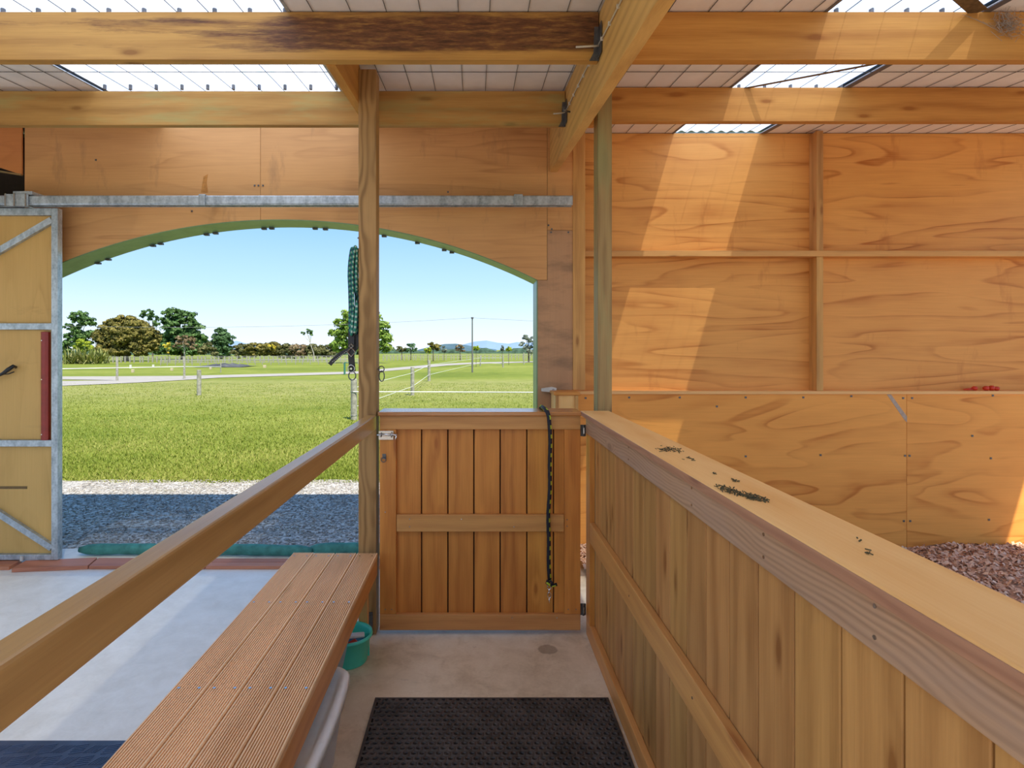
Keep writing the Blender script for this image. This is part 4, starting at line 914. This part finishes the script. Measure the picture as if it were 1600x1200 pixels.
for (z_, xx2, yy2) in ((.590, 5.0, 12.5),): mk('tape', G().tube([(x, Y-r_, z_), (-1.0, Y-.05, z_-.004), (2, Y, z_-.02), (xx2, yy2, z_)], .012, 5), TAPE, t)
for zw in (.59, .06): mk('wire_wrap', G().ring((x, Y, zw), r_+.003, .006, (0, 0, 1)), WIRE, t)
t = thing('tape_fence', 'three post tape fence in front of the left trees by the drive', 'fence', (*gd(183, 595), GZ)); pr = None
for (px, yb_, yt, w) in ((40, 598, 560, 3.5), (183, 595, 558, 3.6), (288, 592, 557, 3.2), (345, 582, 566, 1.5)):
    x, Y = gd(px, yb_); r_ = spx(w, Y)/2; z1 = H-(yt-CY)*Y/F
    mk('fence_post', G().tube([(x, Y, GZ-.02), (x, Y, z1)], r_, 8), WEATH, t)
    q = (x, Y-r_, GZ+(z1-GZ)*.55)
    if pr: mk('tape', G().tube([pr, q], .018, 5), TAPE, t)
    pr = q
x, Y = gd(311, 617); z1 = H-(578-CY)*Y/F; r_ = spx(6.4, Y)/2
o = mk('lone_post', G().tube([(x, Y, GZ-.02), (x, Y, z1-.01), (x, Y, z1)], [r_, r_*.98, r_*.85], 12), WEATH); tag(o, 'short weathered round post standing alone in the lawn', 'post')
for (px, yb_, yt, w, lab) in ((204, 575.5, 570, 2.6, 'white marker stub nearest the left side, beyond the drive'), (207.5, 582, 577, 3.6, 'tan marker stub closest to the drive on the left'), (239.5, 574, 569.8, 2.6, 'white marker stub second from the left beyond the drive'), (268.5, 579, 575, 3.4, 'pale tan stub left of the second tape fence post'), (329, 577, 573.4, 3., 'pale stub in front of the dark tarp mound'), (413.5, 574.5, 570.5, 4., 'pale round stub right of the dark tarp mound')):
    x, Y = gd(px, yb_); hw = spx(w, Y)/2
    o = mk('marker_stub', G().box(x-hw, x+hw, Y-hw, Y+hw, GZ-.02, H-(yt-CY)*Y/F), WHITEP if 'white' in lab else simple('tan_stub', (.62, .52, .34), .8), bev=.02); tag(o, lab, 'marker', 'stubs along the drive')
# green guard near the middle post
x, Y = gd(538.5, 585); 
o = mk('tree_guard', G().tube([(x, Y, GZ), (x, Y, H-(567-CY)*Y/F)], .06, 8).tube([(x, Y, .72), (x+.6, Y, .60)], .02, 5), simple('green_guard', (.05, .20, .15), .7)); tag(o, 'small dark green guard stake by the drive, left of the middle post', 'stake')
# mound
x0, Yc = gd(302, 574); x1, _ = gd(377, 574)
g = G(); n = 16
prof = [(x0+(x1-x0)*i/n, .28*math.sin(PI*i/n)**.8+.05*math.sin(i*2.1)) for i in range(n+1)]
rings = []
for (dy, s_) in ((-1.6, .02), (-1., .55), (-.3, .9), (.4, 1.), (1.2, .7), (2, .02)):
    for (xx, zz_) in prof: g.v.append((xx, Yc+1.6+dy, GZ+zz_*s_+.01))
for j in range(5):
    for i in range(n): g.f.append((j*(n+1)+i, j*(n+1)+i+1, (j+1)*(n+1)+i+1, (j+1)*(n+1)+i)); g.uv.append(None)
o = mk('tarp_mound', g, TARP, smooth=True); tag(o, 'low dark tarp covered mound beyond the drive', 'mound')
# far fences
def far_fence(px0, px1, n, yb0, yb1, hpx, label, w=1.6):
    x, Y = gd((px0+px1)/2, (yb0+yb1)/2); t = thing('boundary_fence', label, 'fence', (x, Y, GZ)); base = None; pr = None
    for i in range(n):
        f_ = i/(n-1); px = px0+(px1-px0)*f_+random.uniform(-1.5, 1.5); x, Y = gd(px, yb0+(yb1-yb0)*f_)
        hgt = spx(hpx, Y)*random.uniform(.9, 1.08); r_ = spx(w, Y)/2
        if base is None:
            base = mk('post', G().box(-r_, r_, -r_, r_, 0, hgt), WEATH, t, origin=(0, 0, 0)).data; o = [c for c in t.children][-1]
        else: o = bpy.data.objects.new('post', base); C.objects.link(o); o.parent = t
        o.location = Vector((x, Y, GZ))-Vector(t.location); o.scale = (1, 1, hgt/(base.vertices[4].co.z if base.vertices[4].co.z > 0 else 1) if False else 1)
    for k in (.45, .75, .95):
        a = gd(px0, yb0); b = gd(px1, yb1)
        mk('wire', G().tube([(a[0], a[1], GZ+spx(hpx, a[1])*k), (b[0], b[1], GZ+spx(hpx, b[1])*k)], .02, 4), WIRE, t)
far_fence(120, 545, 62, 567, 565, 9.5, 'long grey boundary fence below the left trees and hedge')
far_fence(598, 840, 42, 563.5, 562, 9, 'long grey boundary fence across the right field', 1.3)
far_fence(250, 560, 26, 571, 569, 8.5, 'second thinner paddock fence in front of the left boundary fence', 1.0)
# power pole and lines
x, Y = gd(738, 582); z1 = H-(498-CY)*Y/F
t = thing('power_pole', 'thin dark power pole in the right field carrying the overhead line', 'pole', (x, Y, GZ))
mk('pole', G().tube([(x, Y, GZ), (x, Y, z1)], [.055, .04], 8), PIPEP, t); mk('insulator', G().tube([(x, Y, z1), (x, Y, z1+.10)], .08, 8), BRACK, t)
def line(p, q, sag, lab, r_=.009):
    pts = [Vector(p).lerp(Vector(q), i/14)-Vector((0, 0, sag*4*(i/14)*(1-i/14))) for i in range(15)]
    o = mk('power_line', G().tube(pts, r_, 4), WIRE); tag(o, lab, 'cable', 'overhead lines')
line((x, Y, z1+.06), (at(1000, 508, 60)), .05, 'overhead line right of the power pole'); line((x, Y, z1+.06), at(60, 508, 37.6), .35, 'overhead line left of the power pole')

# ---- trees
def leafmat(name, a, b, c): return tint3(name, a, b, c, .7)
LM = {'brown': leafmat('foliage_bronze', (0.056, 0.056, 0.015), (0.163, 0.144, 0.031), (0.300, 0.237, 0.062)),
      'pine': leafmat('foliage_pine', (0.031, 0.069, 0.022), (0.081, 0.163, 0.044), (0.175, 0.275, 0.088)),
      'dark': leafmat('foliage_dark', (0.025, 0.062, 0.025), (0.069, 0.138, 0.050), (0.138, 0.237, 0.094)),
      'light': leafmat('foliage_light', (.06, .12, .02), (.17, .27, .035), (.36, .45, .09)),
      'yellow': leafmat('foliage_yellow', (.40, .34, .03), (.62, .50, .05), (.75, .62, .10)),
      'lime': leafmat('foliage_lime', (.16, .22, .015), (.32, .40, .03), (.48, .52, .06)),
      'rust': leafmat('foliage_rust', (.12, .09, .05), (.23, .165, .085), (.34, .26, .16)),
      'olive': leafmat('foliage_olive', (.06, .065, .025), (.13, .13, .045), (.22, .21, .09)),
      'grey': leafmat('foliage_grey', (.09, .11, .08), (.20, .23, .17), (.38, .42, .36))}
BARK = simple('bark', (.20, .16, .12), .9, 0, .3, 3); PALEB = simple('pale_bark', (.55, .50, .42), .9, 0, .2, 3)
def crown(blobs, Y, mat, parent, leaf=.30, dens=1., depth=.8, seed=0):
    leaf *= .68; dens *= 1.15
    Vs = []; Ts = []
    for (cx, cy, rx, ry) in blobs:
        X0 = (cx-CX)*Y/F; Z0 = H-(cy-CY)*Y/F; RX, RZ_ = spx(rx, Y), spx(ry, Y); RY = max(RX*depth, RZ_*.7)
        nc = max(int(rx*ry*.16), 5)
        d = RNG.normal(0, 1, (nc, 3)); d /= np.linalg.norm(d, axis=1)[:, None]; rr = RNG.uniform(.45, .86, nc)[:, None]
        cc = d*rr*np.array([RX, RY, RZ_])+np.array([X0, Y, Z0])
        cr = RNG.uniform(.20, .36, nc)*min(RX, RZ_*1.2)
        m = int(np.clip(13*dens*(np.mean(cr)/leaf)**1.6, 30, 200))
        q = RNG.normal(0, 1, (nc, m, 3)); q[:, :, 2] = np.abs(q[:, :, 2])*RNG.choice([1, 1, 1, -.6], (nc, m)); q /= np.linalg.norm(q, axis=2)[:, :, None]
        P = cc[:, None]+q*cr[:, None, None]*np.array([1.25, 1.2, .75])*RNG.uniform(.7, 1.08, (nc, m, 1)); N = q+RNG.normal(0, .35, q.shape); N /= np.linalg.norm(N, axis=2)[:, :, None]
        P = P.reshape(-1, 3); N = N.reshape(-1, 3); k = len(P)
        ref = RNG.normal(0, 1, (k, 3)); U = np.cross(N, ref); U /= np.linalg.norm(U, axis=1)[:, None]; W_ = np.cross(N, U); s_ = leaf*RNG.uniform(.6, 1.3, (k, 1))
        Vs.append(np.stack([P-U*s_, P-W_*s_*.6, P+U*s_, P+W_*s_*.6], 1).reshape(-1, 3))
        tt = np.repeat(RNG.uniform(.2, .8, nc), m)+RNG.normal(0, .17, k); Ts.append(np.repeat(np.clip(tt, 0, 1), 4))
    V = np.concatenate(Vs); n = len(V)//4
    return npmesh('crown', V, np.arange(n*4).reshape(-1, 4), mat, parent, tint=np.concatenate(Ts))
def tree(name, label, cat, kind, px, Y, blobs, trunk=None, tw=3, leaf=.30, dens=1., group=None, bark=None):
    x = (px-CX)*Y/F; t = thing(name, label, cat, (x, Y, GZ), group)
    crown(blobs, Y, LM[kind], t, leaf, dens)
    if trunk:
        pts = [(x, Y, GZ-.1)]+[at(a, b, Y) for a, b in trunk]; n = len(pts); r0 = spx(tw, Y)/2
        g = G().tube(pts, [r0*(1-.6*i/(n-1)) for i in range(n)], 7)
        top = Vector(pts[-1]); mid = Vector(pts[len(pts)//2])
        for (cx, cy, rx, ry) in blobs[:5]:
            e_ = Vector(at(cx, cy, Y)); g.tube([mid.lerp(top, .3), mid.lerp(e_, .6), e_], [r0*.5, r0*.35, r0*.15], 5)
        mk('trunk', g, bark or BARK, t)
    return t
BG = 'trees along the far side of the paddocks'
tree('pine_tree', 'open crowned dark pine at the far left by the door frame', 'tree', 'pine', 123, 80, [(124, 495, 17, 9), (134, 503, 14, 10), (112, 500, 9, 6), (122, 515, 14, 8), (108, 512, 10, 7), (112, 526, 12, 9), (136, 524, 14, 10), (104, 540, 10, 14), (128, 540, 16, 12)], [(123, 540), (123, 498)], 3.2, .32, .8, BG, PALEB)
tree('bronze_tree', 'broad bronze green tree, widest of the trees on the left', 'tree', 'brown', 197, 72, [(196, 502, 20, 11), (176, 512, 20, 14), (215, 510, 18, 12), (162, 528, 18, 16), (196, 526, 28, 20), (230, 525, 17, 16), (180, 544, 32, 15), (222, 544, 26, 14), (240, 533, 11, 16), (205, 515, 30, 18)], [(196, 550), (196, 520)], 9, .26, 1.3, BG)
tree('bronze_tree', 'small high pine crown between the bronze tree and the big pine', 'tree', 'pine', 238, 88, [(230, 489, 13, 6), (240, 497, 10, 7), (222, 493, 7, 4), (246, 505, 8, 6)], [(240, 540), (238, 497)], 2.5, .30, .9, BG)['label']
bpy.data.objects['bronze_tree.001'].name = 'pine_tree'
tree('pine_tree', 'tall wide dark pine right of the bronze tree', 'tree', 'pine', 285, 84, [(272, 490, 20, 9), (290, 497, 20, 11), (262, 500, 14, 8), (275, 512, 24, 12), (305, 510, 14, 10), (295, 525, 26, 12), (312, 530, 14, 10), (262, 530, 16, 14), (280, 545, 40, 13), (318, 545, 14, 11), (250, 548, 16, 9), (300, 538, 22, 12)], [(284, 540), (280, 500)], 5, .32, 1.1, BG)
tree('round_tree', 'rounded dark green tree at the right end of the left clump', 'tree', 'dark', 346, 88, [(345, 522, 14, 10), (350, 532, 15, 14), (340, 532, 13, 13), (347, 545, 18, 12), (334, 548, 10, 9), (347, 552, 17, 9), (356, 548, 9, 10)], [(346, 552), (346, 525)], 4, .28, 1.4, BG)
tree('rust_tree', 'small rusty brown tree with a pale trunk before the tall pine', 'tree', 'rust', 289, 68, [(283, 528, 12, 5), (296, 529, 12, 5), (289, 534, 20, 6), (277, 541, 8, 6), (303, 542, 10, 6)], [(288, 545), (286, 530)], 2.6, .22, 1., BG, PALEB)
tree('olive_shrub', 'olive shrub right of the rusty brown tree', 'shrub', 'olive', 325, 69, [(326, 541, 12, 8), (316, 548, 10, 8), (335, 549, 8, 8)], None, leaf=.22, group=BG)
tree('yellow_sapling', 'small bright yellow sapling before the tall pine', 'tree', 'yellow', 263, 66, [(258, 541, 5, 4), (263, 538, 4, 5), (263, 547, 4, 6)], [(263, 558), (263, 545)], 1.2, .16, 1.1, BG)
tree('lime_shrub', 'yellow green shrub between the far left pine and the bronze tree', 'shrub', 'lime', 132, 69, [(132, 536, 14, 7), (142, 545, 8, 9), (122, 546, 10, 9)], None, leaf=.18, dens=1.2, group=BG)
# flax
LM['flax'] = tint3('flax_leaf', (.09, .13, .03), (.24, .26, .07), (.50, .46, .20))
for (px, w, lab) in ((118, 19, 'spiky flax clump at the far left by the door frame'), (150, 14, 'spiky flax clump below the bronze tree')):
    Y = 60; x = (px-CX)*Y/F; n = 260; a = RNG.uniform(0, 2*PI, n); L_ = RNG.uniform(.9, 2.2, n); tl = RNG.uniform(.15, 1.1, n)*w/16
    b0 = np.stack([x+RNG.normal(0, spx(w, Y)*.45, n), Y+RNG.normal(0, .6, n), np.full(n, GZ)], 1)
    d_ = np.stack([np.cos(a)*np.sin(tl), np.sin(a)*np.sin(tl), np.cos(tl)], 1)*L_[:, None]; w3 = np.stack([-np.sin(a), np.cos(a), 0*a], 1)*.05
    md = b0+d_*.62; tp = b0+d_-np.stack([0*a, 0*a, L_*tl*.22], 1)
    V = np.stack([b0-w3, b0+w3, md+w3, md-w3, tp], 1).reshape(-1, 3); i0 = np.arange(n)[:, None]*5
    Fq = np.concatenate([i0+np.array([[0, 1, 2]]), i0+np.array([[0, 2, 3]]), i0+np.array([[3, 2, 4]])])
    o = npmesh('flax_clump', V, Fq, LM['flax'], tint=np.repeat(RNG.uniform(0, 1, n), 5)); tag(o, lab, 'flax', 'flax clumps')
# hedge
hd = [(378, 547, 15, 9, 'olive'), (400, 546, 16, 10, 'brown'), (424, 545, 14, 11, 'brown'), (446, 547, 14, 10, 'olive'), (468, 547, 16, 9, 'rust'), (495, 546, 16, 10, 'olive'), (516, 548, 12, 9, 'olive')]
for i, (cx, cy, rx, ry, k) in enumerate(hd):
    tree('hedge_bush', ['hedge bush at the left end, next to the round tree', 'bronze hedge bush, second from the round tree', 'bronze hedge bush under the yellow blossom patch', 'olive hedge bush left of the leaning pine', 'rusty hedge bush left of the leaning pine trunk', 'olive hedge bush right of the leaning pine', 'hedge bush against the big light green tree'][i], 'bush', k, cx, 76, [(cx, cy-.5, rx*1.1, ry*1.1), (cx-rx*.6, cy+2, rx*.6, ry*.9), (cx+rx*.6, cy+1, rx*.6, ry*.9), (cx, cy+7, rx*1.1, 7)], None, leaf=.22, dens=1.3, group='hedge bushes')
tree('blossom_bush', 'bright yellow blossoming bush top in the hedge', 'bush', 'yellow', 423, 74, [(423, 540.5, 6, 3.5), (428, 543, 3.5, 2.5)], None, leaf=.14, group=BG)
tree('leaning_pine', 'lone leaning pine with a small flat crown above the hedge', 'tree', 'pine', 492, 72, [(479, 517, 8, 3.2), (484, 522, 5, 4), (474, 521, 5, 3), (486, 519, 4, 3)], [(490, 552), (486, 540), (482, 524)], 1.8, .18, 1., BG, PALEB)
tree('light_tree', 'large light green tree partly hidden by the middle post', 'tree', 'light', 566, 62, [(548, 492, 16, 10), (535, 505, 14, 10), (580, 495, 18, 12), (560, 500, 20, 12), (598, 510, 12, 12), (530, 522, 16, 12), (560, 520, 26, 14), (600, 526, 15, 13), (535, 540, 20, 12), (575, 541, 26, 11), (602, 542, 14, 10)], [(566, 548), (566, 505)], 6, .20, 1.2, BG)
rb = [(628, 545, 9, 6, 'olive', 80, 'olive bush just right of the light green tree'), (642, 544, 9, 7, 'dark', 80, 'dark bush second right of the light green tree'), (677, 541, 12, 7, 'brown', 72, 'bronze bush left of the bare saplings in the right field'), (668, 546, 6, 6, 'lime', 64, 'lime young tree behind the fence post in the right field'), (719, 544, 7, 7, 'rust', 80, 'rusty tree left of the power pole'), (694, 545, 4, 7, 'grey', 76, 'pale blossoming sapling left of the rusty tree'), (744, 544, 5, 3.4, 'lime', 50, 'small lime crown beside the power pole'), (785, 543, 2.6, 5, 'grey', 56, 'pale bare sapling in the right field'), (795, 544.5, 5, 3.4, 'lime', 56, 'small lime crown right of the pale sapling')]
for (cx, cy, rx, ry, k, Y, lab) in rb:
    tree('young_tree' if rx < 6 else 'field_tree', lab, 'tree', k, cx, Y, [(cx, cy, rx, ry), (cx-rx*.5, cy+ry*.4, rx*.6, ry*.7), (cx+rx*.5, cy+ry*.3, rx*.6, ry*.7)], [(cx, cy+ry+1), (cx, cy)], .9 if rx < 7 else 2, .16 if Y < 70 else .22, 1., BG)
tree('grey_tree', 'grey green tree at the right edge against the arch jamb', 'tree', 'grey', 826, 66, [(822, 528, 8, 6), (832, 532, 9, 9), (818, 540, 8, 8), (830, 546, 12, 8), (845, 535, 10, 12)], [(826, 552), (826, 530)], 3, .20, 1.2, BG)
# distant shelter belt and hills
def ridge(name, label, Y, pts, mat, thick):
    g = G(); n = len(pts)
    for (px, py) in pts:
        x, _, z = at(px, py, Y); g.v += [(x, Y-thick, GZ-2), (x, Y-thick*.4, GZ+(z-GZ)*.65), (x, Y, z), (x, Y+thick, GZ-2)]
    for i in range(n-1):
        for k in range(3): g.f.append((i*4+k, (i+1)*4+k, (i+1)*4+k+1, i*4+k+1)); g.uv.append(None)
    o = mk(name, g, mat, smooth=False); tag(o, label, 'hill' if 'hill' in name or 'mountain' in name else 'trees'); return o
HB = simple('hazy_blue_hill', (.22, .32, .45), 1., 0, .04, .01, spec=0); HG = simple('hazy_green_hill', (.10, .17, .21), 1., 0, .15, .1, spec=0)  # distance haze put into the bluish hill colours
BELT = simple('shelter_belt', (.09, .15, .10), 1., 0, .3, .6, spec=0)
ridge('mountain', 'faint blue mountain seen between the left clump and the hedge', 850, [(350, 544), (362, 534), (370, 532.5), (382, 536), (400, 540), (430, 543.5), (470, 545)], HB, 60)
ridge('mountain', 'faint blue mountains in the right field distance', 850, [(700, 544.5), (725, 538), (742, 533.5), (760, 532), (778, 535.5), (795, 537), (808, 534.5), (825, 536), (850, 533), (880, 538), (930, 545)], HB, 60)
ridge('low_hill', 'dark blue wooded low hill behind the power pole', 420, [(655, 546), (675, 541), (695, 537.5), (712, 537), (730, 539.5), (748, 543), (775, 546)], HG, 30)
def belt(px0, px1, Y, top, label):
    n = 60; pts = [(px0+(px1-px0)*i/n, top+random.uniform(-2.6, 2.2)+1.6*math.sin(i*.9)) for i in range(n+1)]
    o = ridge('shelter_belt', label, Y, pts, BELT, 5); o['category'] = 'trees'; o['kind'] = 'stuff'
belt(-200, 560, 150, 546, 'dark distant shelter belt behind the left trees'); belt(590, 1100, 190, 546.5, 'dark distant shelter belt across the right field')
